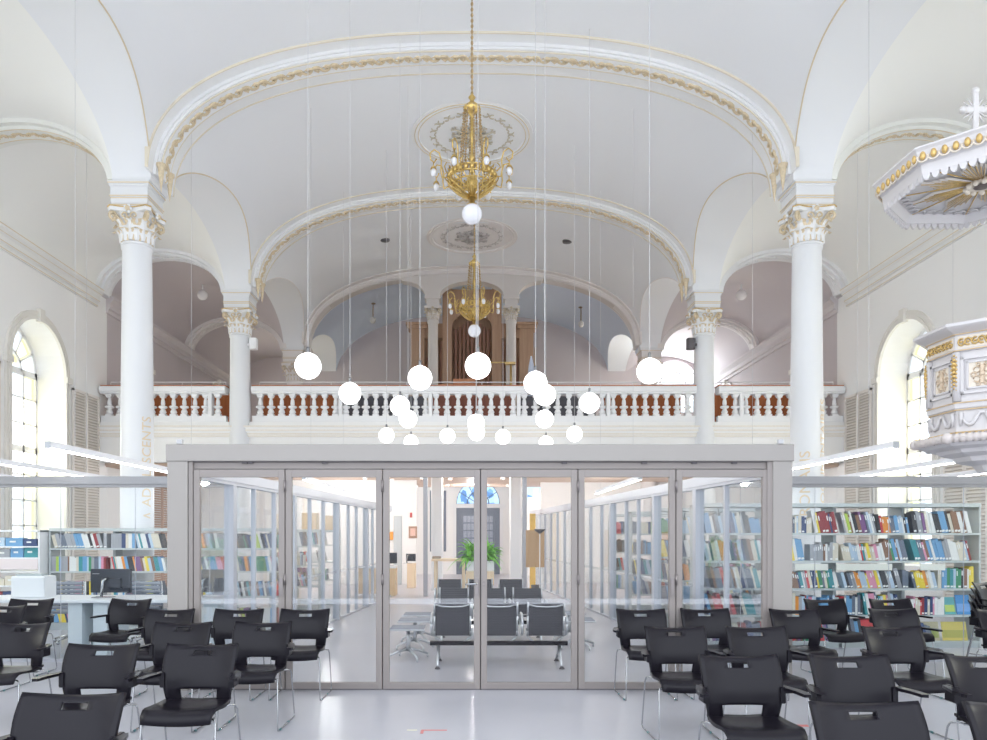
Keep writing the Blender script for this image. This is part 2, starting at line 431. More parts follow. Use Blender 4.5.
# aisle wall cornice
for sx in (-1, 1):
    prof = [(9.25, 7.16), (9.2, 7.16), (9.2, 7.25), (9.15, 7.27), (9.15, 7.40), (9.05, 7.50), (9.05, 7.57), (9.25, 7.60)]
    mb = MB(); mb.prism(prof, lambda p: (sx * p[0], -2, p[1]), lambda p: (sx * p[0], 18.45, p[1]))
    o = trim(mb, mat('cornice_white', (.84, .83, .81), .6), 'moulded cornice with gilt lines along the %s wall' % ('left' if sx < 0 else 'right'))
    mb = MB()
    for (x, z) in ((9.045, 7.56), (9.10, 7.45), (9.145, 7.29), (9.195, 7.18)):
        mb.box(min(sx * x, sx * (x + .02)), max(sx * x, sx * (x + .02)), -2, 18.45, z - .008, z + .008)
    mb.build('gilt_line', GLINE, o)
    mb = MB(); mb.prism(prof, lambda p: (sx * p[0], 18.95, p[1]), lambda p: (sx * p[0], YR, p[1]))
    trim(mb, mat('gallery_cornice_shaded', (.63, .58, .59), .65), 'shaded moulded cornice along the %s gallery wall' % ('left' if sx < 0 else 'right'))  # cornice white toned down, shade painted into it
# ------------------------------------------------------------------ columns
def leaf(mb, c, ang, r0, z0, h, w, curl, mi=0, mg=1):
    d = Vector((cos(ang), sin(ang), 0)); t = Vector((-sin(ang), cos(ang), 0)); rows = []
    for i in range(8):
        u = i / 7; z = z0 + h * (sin(min(u, .86) / .86 * pi / 2) if u < .86 else 1 - (u - .86) * 1.1)
        r = r0 + .02 + curl * u ** 2.6
        ww = w * (.8 + .35 * sin(u * pi)) * (1 if u < .75 else 1 - (u - .75) * 2.6)
        lob = 1 + .14 * (1 if i % 2 else -1)
        row = []
        for k, s_ in enumerate((-1, -.5, 0, .5, 1)):
            bulge = (.03, .0, .022, .0, .03)[k] * (1 - .3 * u)
            row.append(Vector((c[0], c[1], z)) + d * (r - bulge * (1 if k in (0, 4) else -1)) + t * s_ * ww * lob)
        rows.append(row)
    for i in range(7):
        for k in range(4):
            g = mg if (i >= 6 or (k in (0, 3) and i != 2)) else mi
            mb.add([rows[i][k], rows[i][k + 1], rows[i + 1][k + 1], rows[i + 1][k]], [(0, 1, 2, 3)], g, False)
def capital_mesh(r, h):
    c = (0, 0); mb = MB()
    mb.lathe([(r * 1.0, 0), (r * 1.1, .012), (r * 1.1, .035), (r, .05), (r * 1.0, h * .5), (r * 1.2, h * .85), (r * 1.35, h)], c, 24, 0)
    for k in range(8): leaf(mb, c, pi * k / 4 + pi / 8, r, .04, h * .38, r * .34, r * .5)
    for k in range(8): leaf(mb, c, pi * k / 4, r, .05, h * .68, r * .36, r * .65)
    for k in range(4):      # corner volutes
        a = pi / 4 + pi * k / 2; d = Vector((cos(a), sin(a), 0))
        pts = [d * (r * 1.0) + Vector((0, 0, h * .55)), d * (r * 1.25) + Vector((0, 0, h * .8)), d * (r * 1.6) + Vector((0, 0, h * .97))]
        cc = d * (r * 1.68) + Vector((0, 0, h * .83)); 
        for i in range(12):
            b = pi * .5 - i * .62; rr = r * .30 * (1 - i * .07); pts.append(cc + d * cos(b) * rr + Vector((0, 0, sin(b) * rr)))
        mb.tube(pts, [.028] * 3 + [.030 - .0013 * i for i in range(12)], 6, 1)
    for k in range(8):      # small inner volutes
        a = pi * (k // 2) / 2 + (.2 if k % 2 else -.2); d = Vector((cos(a), sin(a), 0)); t = Vector((-sin(a), cos(a), 0)) * (1 if k % 2 else -1)
        pts = [d * r * 1.15 - t * .02 + Vector((0, 0, h * .6))]
        for i in range(10):
            b = pi - i * .6; rr = .055 * (1 - i * .07); pts.append(d * (r * 1.38) + t * (cos(b) * rr + .02) + Vector((0, 0, h * .85 + sin(b) * rr)))
        mb.tube(pts, .014, 5, 1)
    for k in range(4):      # central flower on the abacus
        a = pi * k / 2; d = Vector((cos(a), sin(a), 0))
        mb.sph(d * (r * 1.52) + Vector((0, 0, h * 1.03)), .05, 8, 6, 1)
        for j in range(5):
            t = Vector((-sin(a), cos(a), 0)) * cos(j * 1.257) + Vector((0, 0, 1)) * sin(j * 1.257); mb.sph(d * (r * 1.5) + Vector((0, 0, h * 1.03)) + t * .05, .03, 6, 4, 0)
    return mb
def abacus(mb, r, z0, z1, m=0, mg=1):
    poly = []
    for k in range(4):
        a = pi / 4 + pi * k / 2; R = r * 1.92
        d = Vector((cos(a), sin(a))); t = Vector((-sin(a), cos(a)))
        poly += [d * R - t * .05, d * R + t * .05]
        a2 = a + pi / 2; d2 = Vector((cos(a2), sin(a2))); t2 = Vector((-sin(a2), cos(a2)))
        p0 = d * R + t * .05; p1 = d2 * R - t2 * .05; mid = (p0 + p1) / 2
        for u in (.2, .4, .6, .8):
            q = p0.lerp(p1, u); poly.append(q - mid.normalized() * (r * .32 * sin(u * pi)))
    mb.zprism([tuple(p) for p in poly], z0, z1 - .02, m); mb.zprism([tuple(p * 1.03) for p in poly], z1 - .02, z1, mg)
def make_column(label, cr=.264, ztop=Z0, zc0=6.50, zc1=7.02, blk=.33, blockh=True, tone=COLM, gold=GOLDL):
    o = empty('column', (0, 0, 0), label, 'column')
    mb = MB(); mb.lathe([(cr * 1.45, 0), (cr * 1.45, .1), (cr * 1.3, .12), (cr * 1.35, .2), (cr * 1.12, .27), (cr * 1.08, .34), (cr * 1.04, .38), (cr * 1.03, 2.4), (cr * .97, 4.6), (cr * .9, zc0 - .06), (cr * .98, zc0 - .04), (cr * .98, zc0), (cr * .6, zc0 + .001)], (0, 0), 40)
    mb.build('shaft', tone, o)
    c = capital_mesh(cr * .9, zc1 - zc0).build('capital', [RIBW if tone is COLM else tone, gold], o); c.location.z = zc0
    mb = MB(); abacus(mb, cr * .92, zc1, zc1 + .08); mb.build('abacus', [RIBW if tone is COLM else tone, GOLD if gold is GOLDL else gold], o)
    mb = MB(); z = zc1 + .08; hh = ztop - z
    for (w, a, b) in ((.90, 0, .12), (.94, .12, .38), (.98, .38, .44), (.95, .44, .80), (1.0, .80, .88), (1.04, .88, 1.0)):
        mb.box(-blk * w, blk * w, -blk * w, blk * w, z + a * hh, z + b * hh)
    e = mb.build('entablature_block', tone, o)
    mb = MB()
    for (w, a) in ((.905, .06), (.945, .33), (.985, .41), (1.045, .93)):
        w += .012; q = blk * w
        mb.box(-q, q, -q, q, z + a * hh - .010, z + a * hh + .010)
    mb.build('gilt_line', GLINE if gold is GOLDL else gold, e)
    return o
cols = {}
proto = make_column('x')
spec = [(-5.78, 12.95, 'tall white fluted-free column on the left with gilded capital and gold vertical lettering'),
        (5.78, 12.95, 'tall white column on the right with gilded capital and two gold vertical words'),
        (-5.78, 18.7, 'white column left of the balcony centre with gilded capital, standing by the balustrade'),
        (5.78, 18.7, 'white column right of the balcony centre with gilded capital, standing by the balustrade'),
        (-5.78, 7.2, 'white column nearest the camera on the left, outside the picture'),
        (5.78, 7.2, 'white column carrying the pulpit on the right side')]
for i, (x, y, l) in enumerate(spec):
    o = proto if i == 0 else copy_tree(proto)
    o.location = (x, y, 0); o['label'] = l.replace('fluted-free ', ''); cols[(x, y)] = o
gcol = make_column('x', tone=GALT, gold=mat('gallery_gold_shaded', (.70, .60, .48), .6))  # column white and gilding in tones darkened for the gallery shade
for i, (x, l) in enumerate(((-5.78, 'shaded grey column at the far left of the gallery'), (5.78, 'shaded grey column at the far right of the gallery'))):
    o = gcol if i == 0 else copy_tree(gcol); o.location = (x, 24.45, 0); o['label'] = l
# small columns of the organ screen
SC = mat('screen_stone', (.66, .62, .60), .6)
def organ_column(x, l):
    o = empty('column', (x, 24.45, 4.35), l, 'column')
    mb = MB(); mb.lathe([(.26, 4.35), (.26, 4.5), (.2, 4.56), (.17, 4.62), (.16, 8.44), (.19, 8.46), (.19, 8.5)], (x, 24.45), 20); mb.build('shaft', SC, o)
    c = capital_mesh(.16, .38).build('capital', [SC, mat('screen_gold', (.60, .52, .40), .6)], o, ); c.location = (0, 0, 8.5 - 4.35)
    mb = MB(); mb.box(x - .27, x + .27, 24.18, 24.72, 8.88, 8.95); mb.box(x - .2, x + .2, 24.25, 24.65, 8.95, 9.18); mb.box(x - .26, x + .26, 24.19, 24.71, 9.18, 9.27); mb.build('entablature_block', SC, o)
organ_column(-1.27, 'slim stone column left of the organ'); organ_column(1.27, 'slim stone column right of the organ')
# screen wall above them
mb = MB(); xs = [i * .05 for i in range(0, 107)]; ys0, ys1 = 24.25, 24.65
def zlow(x):
    zv = zn(x, 24.4) - .16
    if x < 1.05: z = 9.27 + .50 * sqrt(1 - (x / 1.05) ** 2)
    elif x <= 1.5: z = 9.27
    elif x < 2.3: z = 9.27 + .50 * sqrt(max(0, 1 - ((2.3 - x) / .8) ** 2))
    else: z = 99
    return min(z, zv)
for sx in (-1, 1):
    A = [[(sx * x, ys0, zlow(x)), (sx * x, ys0, zn(x, 24.4) + .03)] for x in xs if x < 5.38]
    B = [[(sx * x, ys1, zlow(x)), (sx * x, ys1, zn(x, 24.4) + .03)] for x in xs if x < 5.38]
    mb.grid(A, 0, False); mb.grid(B, 0, False); mb.grid([[p[0] for p in A], [p[0] for p in B]], 0, False)
struct(mb, 'wall_organ_screen', SC, 'arched stone screen wall in front of the organ')
# lettering bent round the columns
def column_text(col, word, phi0, zlo, zhi, gh, name='lettering'):
    cu = bpy.data.curves.new('t', 'FONT'); cu.body = word; cu.size = 1; cu.extrude = 0; cu.resolution_u = 3
    ob = bpy.data.objects.new('t', cu); COL.objects.link(ob); bpy.context.view_layer.update()
    me = bpy.data.meshes.new_from_object(ob.evaluated_get(bpy.context.evaluated_depsgraph_get())); bpy.data.objects.remove(ob)
    import bmesh
    bm = bmesh.new(); bm.from_mesh(me)
    bmesh.ops.triangulate(bm, faces=bm.faces)
    bmesh.ops.subdivide_edges(bm, edges=[e for e in bm.edges if e.calc_length() > .12], cuts=2, use_grid_fill=True); bm.to_mesh(me); bm.free()
    x0 = min(v.co.x for v in me.vertices); x1 = max(v.co.x for v in me.vertices)
    y0 = min(v.co.y for v in me.vertices); y1 = max(v.co.y for v in me.vertices)
    R = .2755
    for v in me.vertices:
        u = (v.co.x - x0) / (x1 - x0); w = (v.co.y - (y0 + y1) / 2) / (y1 - y0)
        ph = phi0 - w * gh / R
        z = zlo + u * (zhi - zlo)
        v.co = (R * sin(ph), -R * cos(ph), z)
    me.materials.clear(); me.materials.append(mat('lettering_gold', (.80, .65, .44), .5))
    o = bpy.data.objects.new(name, me); COL.objects.link(o); o.parent = col
    return o
column_text(cols[(-5.78, 12.95)], 'ADOLESCENTS', radians(57), 2.03, 3.57, .17)
column_text(cols[(-5.78, 12.95)], '^', radians(58), 1.83, 1.93, .13, 'chevron')
column_text(cols[(5.78, 12.95)], 'ROMANS', radians(-31), 1.88, 2.97, .17)
column_text(cols[(5.78, 12.95)], 'DOCUMENTAIRES', radians(42), 1.92, 3.86, .15)

# ------------------------------------------------------------------ balcony
bal = empty('balcony', (0, 18.65, 3.35), 'white gallery balcony spanning the church between the walls', 'balcony')
mb = MB()
mb.box(-XW, XW, 18.62, 29.6, 3.62, 4.36)
mb.box(-XW, XW, 18.60, 18.9, 3.36, 3.66)
mb.build('deck', WALL, bal)
mb = MB()
for (d, a, b) in ((.05, 3.98, 4.03), (.07, 4.03, 4.10), (.10, 4.10, 4.20), (.13, 4.20, 4.25), (.03, 3.57, 3.60)):
    mb.box(-XW, XW, 18.62 - d, 18.63, a, b)
mb.build('fascia_moulding', WALL, bal)
mb = MB()
for (d, z) in ((.131, 4.235), (.101, 4.14), (.071, 4.05), (.051, 4.0)): mb.box(-XW, XW, 18.62 - d - .004, 18.62 - d + .01, z - .006, z + .006)
mb.build('gilt_line', GOLDL, bal)
mb = MB(); mb.box(-XW, XW, 18.9, 27.0, 3.30, 3.36)
for i in range(68): mb.box(-XW, XW, 18.95 + i * .118, 18.95 + i * .118 + .07, 3.27, 3.30)
mb.build('slatted_soffit', SOFFW, bal)
def balpro():
    mb = MB(); w = .075
    mb.box(-w, w, -w, w, 0, .05); mb.box(-w, w, -w, w, .5, .56); mb.box(-.06, .06, -.06, .06, .46, .5)
    mb.lathe([(.045, .05), (.07, .07), (.085, .10), (.06, .15), (.045, .18), (.095, .20), (.112, .225), (.095, .25), (.04, .265), (.055, .30), (.048, .38), (.032, .43), (.055, .46)], (0, 0), 12)
    return mb.mesh('baluster', RIBW)
BAL = balpro()
for (a, b, posts, lab) in ((-9.2, -6.1, (-6.49,), 'white balustrade of the balcony over the left aisle'), (-5.45, 5.55, (-3.26, -1.03, 1.16, 3.38), 'long white central balustrade of the balcony'), (6.1, 9.2, (6.68,), 'white balustrade of the balcony over the right aisle')):
    o = empty('balustrade', ((a + b) / 2, 18.66, 4.36), lab, 'balustrade', 'balustrades of the balcony')
    mb = MB(); mb.box(a, b, 18.60, 18.76, 4.36, 4.50); mb.box(a, b, 18.585, 18.78, 4.475, 4.505); mb.build('plinth', RIBW, o)
    mb = MB(); mb.bbox(a, b, 18.48, 18.84, 5.08, 5.23, .03); mb.box(a, b, 18.53, 18.79, 5.05, 5.09); mb.build('top_rail', RIBW, o)
    mb = MB(); mb.box(a, b, 18.55, 18.85, 5.23, 5.262); mb.build('rail_cap', PEW, o)
    edges = [a + .05] + list(posts) + [b - .05]
    for p in posts:
        mb = MB(); mb.box(p - .045, p + .045, 18.55, 18.77, 4.5, 5.06); mb.build('post', RIBW, o)
    for p, q in zip(edges, edges[1:]):
        n = max(1, round((q - p) / .262)); st = (q - p) / n
        for k in range(n):
            c = bpy.data.objects.new('baluster', BAL); COL.objects.link(c); c.parent = o
            c.location = (p + st * (k + .5) - o.location.x, 0, .145)
    mb = MB(); zr = 5.40; a2, b2 = a + .1, b - .1
    mb.tube([(a2, 18.9, 5.24), (a2, 18.9, zr), (b2, 18.9, zr), (b2, 18.9, 5.24)], .014, 6)
    x = a2 + 1.8
    while x < b2 - .5: mb.tube([(x, 18.9, 5.24), (x, 18.9, zr)], .010, 6); x += 1.9
    mb.build('guard_rail', RIBW, o)
# pews behind the balustrade
def pew(x0, x1, y, l, zt=5.24, m=PEW):
    o = empty('pew', ((x0 + x1) / 2, y, 4.36), l, 'pew', 'wooden pews on the balcony')
    mb = MB(); mb.bbox(x0, x1, y, y + .05, 4.45, zt, .01)
    n = max(2, int((x1 - x0) / .52))
    for i in range(n + 1):
        x = x0 + (x1 - x0) * i / n; mb.box(x - .025, x + .025, y - .015, y, 4.45, zt + (.05 if i % 2 else .02))
    mb.build('backrest', m, o)
    mb = MB(); mb.bbox(x0, x1, y + .05, y + .45, 4.76, 4.80, .01); mb.build('seat', m, o)
    for x in (x0, x1 - .05):
        mb = MB(); mb.box(x, x + .05, y + .02, y + .5, 4.36, 4.98); mb.build('end_panel', m, o)
PD = mat('dark_bench', (.13, .13, .15), .5)
PR = wood('pew_dark_red', (.26, .08, .05), (.34, .12, .07), 4)
pew(-9.0, -6.2, 19.5, 'orange-brown wooden pew behind the left aisle balustrade')
pew(-5.4, -3.6, 19.5, 'orange-brown wooden pew by the column left of centre')
pew(-3.4, -1.2, 19.6, 'dark grey bench left of the balcony middle', 5.18, PD)
pew(-1.0, 1.1, 19.7, 'dark red wooden pew in the middle of the balcony', 5.2, PR)
pew(1.3, 3.2, 19.6, 'dark grey bench right of the balcony middle', 5.18, PD)
pew(3.4, 5.4, 19.5, 'orange-brown wooden pew by the column right of centre')
pew(6.2, 9.0, 19.5, 'orange-brown wooden pew behind the right aisle balustrade')
# rear wall
mb = MB()
mb.box(-XW, -.62, YR, YR + .3, 0, 4.4); mb.box(1.10, XW, YR, YR + .3, 0, 4.4); mb.box(-.62, 1.10, YR, YR + .3, 2.62, 2.78); mb.box(-.62, 1.10, YR, YR + .3, 3.75, 4.4)
for i in range(12):
    a0, a1 = pi * i / 12, pi * (i + 1) / 12; c = .24; r = .86
    mb.add([(c + r * cos(a0), YR, 2.78 + .95 * sin(a0)), (c + r * cos(a1), YR, 2.78 + .95 * sin(a1)), (c + r * cos(a1), YR, 3.76), (c + r * cos(a0), YR, 3.76)], [(0, 1, 2, 3)])
struct(mb, 'wall_back', WALL, 'white rear wall of the entrance vestibule')
mb = MB()
WX0, WX1 = 7.0, 8.9
mb.box(-XW, WX0, YR, YR + .3, 4.4, 11); mb.box(WX1, XW, YR, YR + .3, 4.4, 11); mb.box(WX0, WX1, YR, YR + .3, 4.4, 6.4)
for i in range(16):
    a0, a1 = pi * i / 16, pi * (i + 1) / 16; c = 7.95; r = .95
    mb.add([(c + r * cos(a0), YR, 7.5 + r * sin(a0)), (c + r * cos(a1), YR, 7.5 + r * sin(a1)), (c + r * cos(a1), YR, 11), (c + r * cos(a0), YR, 11)], [(0, 1, 2, 3)])
struct(mb, 'wall_back', GALW, 'rear gallery wall with shade painted in as brown grey')
fr = MB()
for rr in (.93, .5): fr.tube([(7.95 + rr * cos(pi * i / 20), YR + .1, 7.5 + rr * sin(pi * i / 20)) for i in range(21)], .05, 6)
for k in range(1, 6): fr.tube([(7.95 + .5 * cos(pi * k / 6), YR + .1, 7.5 + .5 * sin(pi * k / 6)), (7.95 + .93 * cos(pi * k / 6), YR + .1, 7.5 + .93 * sin(pi * k / 6))], .03, 5)
for x in (7.02, 7.48, 7.95, 8.42, 8.88): fr.box(x - .03, x + .03, YR + .05, YR + .13, 6.4, 7.5)
fr.box(7.0, 8.9, YR + .05, YR + .13, 7.46, 7.54); fr.box(7.0, 8.9, YR + .05, YR + .13, 6.9, 6.94)
WN[0] += 1
o = struct(fr, 'window_%d' % WN[0], RIBW, 'bright fan window at the end of the right gallery aisle')
g = MB(); g.box(7.0, 8.9, YR + .085, YR + .095, 6.4, 8.46); g.build('pane', PW, o)
# entrance door, fanlight
DK = mat('slate_door', (.16, .19, .25), .45)
mb = MB(); mb.box(-.62, 1.10, YR + .05, YR + .12, 0, 2.62)
for x in (-.4, .32): mb.box(x, x + .55, YR + .02, YR + .05, 1.1, 2.4); mb.box(x, x + .55, YR + .02, YR + .05, .2, .95)
d = struct(mb, 'door_7', DK, 'slate blue double entrance door at the far end of the vestibule')
mb = MB()
for x in (-.36, .36):
    for i in range(3):
        for j in range(4): mb.box(x + .02 + i * .155, x + .15 + i * .155, YR + .012, YR + .02, 1.15 + j * .3, 1.4 + j * .3)
mb.build('pane', mat('door_glass_grey', (.34, .38, .47), .2), d)
def stained(name, cols_):
    m = bpy.data.materials.new(name); m.use_nodes = True; nt = m.node_tree; b = nt.nodes['Principled BSDF']
    v = nt.nodes.new('ShaderNodeTexVoronoi'); v.inputs['Scale'].default_value = 4.5; tc = nt.nodes.new('ShaderNodeTexCoord')
    r = nt.nodes.new('ShaderNodeValToRGB'); r.color_ramp.interpolation = 'CONSTANT'
    for i, c in enumerate(cols_):
        e = r.color_ramp.elements[i] if i < 2 else r.color_ramp.elements.new(.5)
        e.position = i / len(cols_); e.color = (*c, 1)
    nt.links.new(tc.outputs['Object'], v.inputs['Vector']); nt.links.new(v.outputs['Color'], r.inputs['Fac'])
    nt.links.new(r.outputs['Color'], b.inputs['Base Color']); nt.links.new(r.outputs['Color'], b.inputs['Emission Color']); b.inputs['Emission Strength'].default_value = .45
    return m
SG = stained('stained_glass', [(.18, .42, .85), (.45, .72, .95), (.52, .74, .9), (.10, .26, .55)])
mb = MB(); poly = [(.24 + .86 * cos(pi * i / 16), 2.78 + .95 * sin(pi * i / 16)) for i in range(17)]
mb.prism(poly, lambda p: (p[0], YR + .1, p[1]), lambda p: (p[0], YR + .14, p[1]))
WN[0] += 1
w = struct(mb, 'window_%d' % WN[0], SG, 'blue stained glass fanlight above the entrance door')
mb = MB()
for k in range(0, 7): mb.tube([(.24, YR + .08, 2.78), (.24 + .86 * cos(pi * k / 6), YR + .08, 2.78 + .95 * sin(pi * k / 6))], .014, 5)
for r_ in (.5, 1.0): mb.tube([(.24 + .86 * r_ * cos(pi * i / 16), YR + .08, 2.78 + .95 * r_ * sin(pi * i / 16)) for i in range(17)], .02, 5)
mb.build('window_frame', mat('lead_blue', (.1, .14, .25), .5), w)
mb = MB(); mb.box(-.75, -.62, YR - .06, YR, 0, 2.78); mb.box(1.10, 1.23, YR - .06, YR, 0, 2.78); mb.box(-.85, 1.33, YR - .1, YR, 2.62, 2.78)
trim(mb, RIBW, 'white architrave round the entrance door')
mb = MB(); mb.box(-XW, XW, 27.0, 29.6, 4.30, 4.36); struct(mb, 'ceiling', WALL, 'white vestibule ceiling')
# second stained window to the right in the vestibule
mb = MB(); mb.box(2.05, 2.95, 27.6, 27.66, 2.75, 3.75)
WN[0] += 1; struct(mb, 'window_%d' % WN[0], SG, 'blue stained glass panel right of the vestibule column')
mb = MB(); mb.box(1.95, 3.3, 27.66, 27.9, 0, 4.3); struct(mb, 'wall_right', WALL, 'white vestibule wall right of the entrance')

# ------------------------------------------------------------------ organ and gallery things
org = empty('pipe_organ', (0, 26, 4.36), 'brown wooden pipe organ behind the gallery screen', 'organ')
mb = MB()
mb.box(-2.1, 2.1, 25.9, 27.2, 4.36, 6.6)
for sx in (-1, 1):
    mb.box(*sorted((sx * .68, sx * 1.0)), 25.4, 25.9, 4.36, 9.9)
    mb.box(*sorted((sx * 1.62, sx * 2.1)), 25.6, 26.1, 4.36, 8.6)
    mb.box(*sorted((sx * 1.55, sx * 2.2)), 25.55, 26.15, 8.6, 8.72); mb.box(*sorted((sx * 1.5, sx * 2.25)), 25.5, 26.2, 8.72, 8.8)
    mb.box(*sorted((sx * 1.0, sx * 1.62)), 25.7, 26.0, 8.3, 8.8)
for i in range(12):
    a0, a1 = pi * i / 12, pi * (i + 1) / 12
    q = [(.68 * cos(a0), 8.55 + .6 * sin(a0)), (.68 * cos(a1), 8.55 + .6 * sin(a1)), (.68 * cos(a1), 9.9), (.68 * cos(a0), 9.9)]
    mb.prism(q, lambda p: (p[0], 25.5, p[1]), lambda p: (p[0], 25.7, p[1]))
mb.box(-2.1, 2.1, 26.6, 26.8, 6.6, 8.6); mb.box(-1, 1, 26.4, 26.6, 6.6, 9.9)
mb.build('case', ORGW, org)
PIPE = mat('organ_pipe', (.36, .20, .15), .4, .2)
def pipe(x, y, z0, z1, r): 
    mb = MB(); mb.lathe([(r * .3, z0), (r, z0 + .35), (r, z1)], (x, y), 10); mb.box(x - r * .6, x + r * .6, y - r - .01, y - r + .02, z0 + .36, z0 + .48, 1); mb.build('pipe', [PIPE, ORGD], org)
for i in range(9): x = -.56 + i * .14; pipe(x, 25.9, 5.5, 8.9 - .35 * abs(i - 4) / 4 + .1, .05)
for sx in (-1, 1):
    for i in range(5): pipe(sx * (1.08 + i * .12), 26.0, 5.5, 8.25 - i * .14, .045)
o = empty('organ_console', (-.5, 22, 4.36), 'orange-brown wooden organ console behind the balustrade', 'organ console')
mb = MB(); mb.bbox(-1.0, .1, 21.9, 22.6, 4.36, 5.95, .02); mb.build('case', wood('console_wood', (.50, .20, .09), (.58, .25, .12), 4), o)
mb = MB(); mb.box(-.55, .1, 22.2, 22.6, 5.95, 6.18); mb.build('music_desk', MATS['console_wood'], o)
o = empty('music_stand', (1.15, 21.6, 4.36), 'thin brass music stand right of the organ console', 'music stand')
mb = MB(); mb.tube([(1.12, 21.6, 4.38), (1.12, 21.6, 6.45)], .035, 8); mb.tube([(1.12, 21.6, 4.37), (1.12, 21.3, 4.37)], .02, 6); mb.build('pole', GOLD, o)
mb = MB(); mb.tube([(.5, 21.6, 6.52), (1.25, 21.6, 6.52)], .02, 6); mb.box(.5, .75, 21.57, 21.63, 6.5, 6.53); mb.box(.95, 1.25, 21.5, 21.7, 6.46, 6.5); mb.build('desk', GOLD, o)
o = empty('folded_flag', (1.75, 21.8, 4.36), 'bluish white flag furled on a pole beside the organ', 'flag')
mb = MB(); mb.tube([(1.78, 21.8, 4.36), (1.84, 21.8, 7.0)], .02, 6); mb.build('pole', GOLD, o)
mb = MB(); mb.lathe([(.02, 6.75), (.07, 6.5), (.12, 6.1), (.17, 5.5), (.15, 5.2), (.02, 5.2)], (1.72, 21.8), 9); mb.build('cloth', mat('flag_cloth', (.62, .68, .82), .8), o)
for x, y, l in ((at(373, 26.5), 26.5, 'small hanging glass lantern left of the organ'), (at(581, 26.5), 26.5, 'small hanging glass lantern right of the organ')):
    z = ceil_z(x, y); o = empty('lantern', (x, y, z - .9), l, 'lantern', 'hanging lanterns in the gallery')
    mb = MB(); mb.tube([(x, y, z + .01), (x, y, z - .5)], .018, 6); mb.lathe([(.0, z - .02), (.09, z - .02), (.09, z)], (x, y), 10); mb.build('rod', mat('bronze', (.25, .18, .12), .4, .6), o)
    mb = MB(); mb.lathe([(.02, z - .48), (.09, z - .53), (.10, z - .62), (.06, z - .70), (.0, z - .71)], (x, y), 12); mb.build('lamp_shade', mat('milk_glass', (.7, .68, .66), .3), o)
for sx, l in ((-1, 'unlit opal globe lamp hanging over the left gallery aisle'), (1, 'unlit opal globe lamp hanging over the right gallery aisle')):
    x = sx * 7.65; y = 21.3; o = empty('globe_lamp', (x, y, 8.35), l, 'lamp', 'opal globe lamps over the gallery aisles')
    mb = MB(); mb.tube([(x, y, ceil_z(x, y) + .01), (x, y, 8.5)], .02, 6); mb.build('rod', RIBW, o)
    mb = MB(); mb.sph((x, y, 8.36), .15, 16, 10); mb.build('globe', mat('opal_glass', (.80, .78, .80), .2), o)
for x, y, m, l in ((-5.42, 18.6, RIBW, 'small white loudspeaker fixed to the column left of the balcony'), (5.42, 18.6, GREYD, 'small dark loudspeaker fixed to the column right of the balcony')):
    mb = MB(); mb.bbox(x - .09, x + .09, y - .1, y + .1, 6.15, 6.42, .03); mb.box(min(x, x * 1.03), max(x, x * 1.03), y - .02, y + .02, 6.24, 6.3); tag(mb.build('loudspeaker', m), l, 'loudspeaker')

for x, l in ((-2.46, 'small dark round vent in the vault left of the farther ceiling rose'), (2.69, 'small dark round vent in the vault right of the farther ceiling rose')):
    y = 21.2; z = ceil_z(x, y); mb = MB(); mb.lathe([(0, z - .03), (.13, z - .03), (.14, z + .06), (0, z + .06)], (x, y), 14); tag(mb.build('ceiling_vent', GREYD), l, 'vent')
# ------------------------------------------------------------------ ceiling rosettes
def rosette(y, tone, gl, orn, l, R=1.2):
    z = crown(y) - .015; o = empty('ceiling_rosette', (0, y, z), l, 'ceiling rose', 'round plaster ceiling roses')
    def zz(x, dz): return zn(x, y) - dz
    mb = MB()
    def ring(r0, r1, d, m=0):
        P = []
        for rr, dd in ((r0, 0), (r0, d), (r1, d), (r1, 0)):
            P.append([(rr * cos(2 * pi * i / 64), y + rr * sin(2 * pi * i / 64), zz(rr * cos(2 * pi * i / 64), dd) + .0) for i in range(65)])
        mb.grid(P, m, False)
    ring(R * .92, R, .05); ring(R * .97, R * 1.06, .03); ring(0.0, R * .93, .02)
    mb.build('disc', tone, o)
    mb = MB()
    for rr in (R * .935, R * .995):
        mb.tube([(rr * cos(2 * pi * i / 64), y + rr * sin(2 * pi * i / 64), zz(rr * cos(2 * pi * i / 64), .05)) for i in range(65)], .011, 4)
    mb.build('gilt_line', gl, o)
    mb = MB(); n = 36
    for i in range(n):
        a = 2 * pi * i / n; r_ = R * .68; x, yy = r_ * cos(a), y + r_ * sin(a); w = .075; fl = 1 if i % 2 else -1
        pts = [(x + w * cos(a + fl * b) * .8, yy + w * sin(a + fl * b) * .8, zz(x, .035)) for b in [k * .7 for k in range(7)]]
        mb.tube(pts, .014, 4)
    for i in range(12):
        a = 2 * pi * i / 12 + .13; L = R * (.44 if i % 2 else .36); u = Vector((cos(a), sin(a), 0)); v = Vector((-sin(a), cos(a), 0))
        c = Vector((0, y, z - .03))
        mb.tube([c + u * .12, c + u * L * .5 + v * .03 - Vector((0, 0, .03)), c + u * L], [.018, .025, .01], 5)
        for s_ in (-1, 1):
            for q in (.5, .8): mb.tube([c + u * L * q, c + u * (L * q + .07) + v * s_ * .07, c + u * (L * q + .03) + v * s_ * .10], [.012, .016, .006], 4)
    mb.lathe([(.12, z - .02), (.1, z - .07), (.04, z - .1), (0, z - .1)], (0, y), 12)
    mb.build('leaf_ornament', orn, o)
rosette(15.7, RIBW, GLINE, mat('rose_ornament', (.60, .54, .44), .6), 'large white and gilt ceiling rose behind the nearer chandelier')
rosette(21.35, GALT, GALT, mat('rose_shade', (.55, .51, .50), .6), 'shade-toned ceiling rose over the balcony behind the farther chandelier', 1.22)  # same rose in darker tones that carry the gallery shade

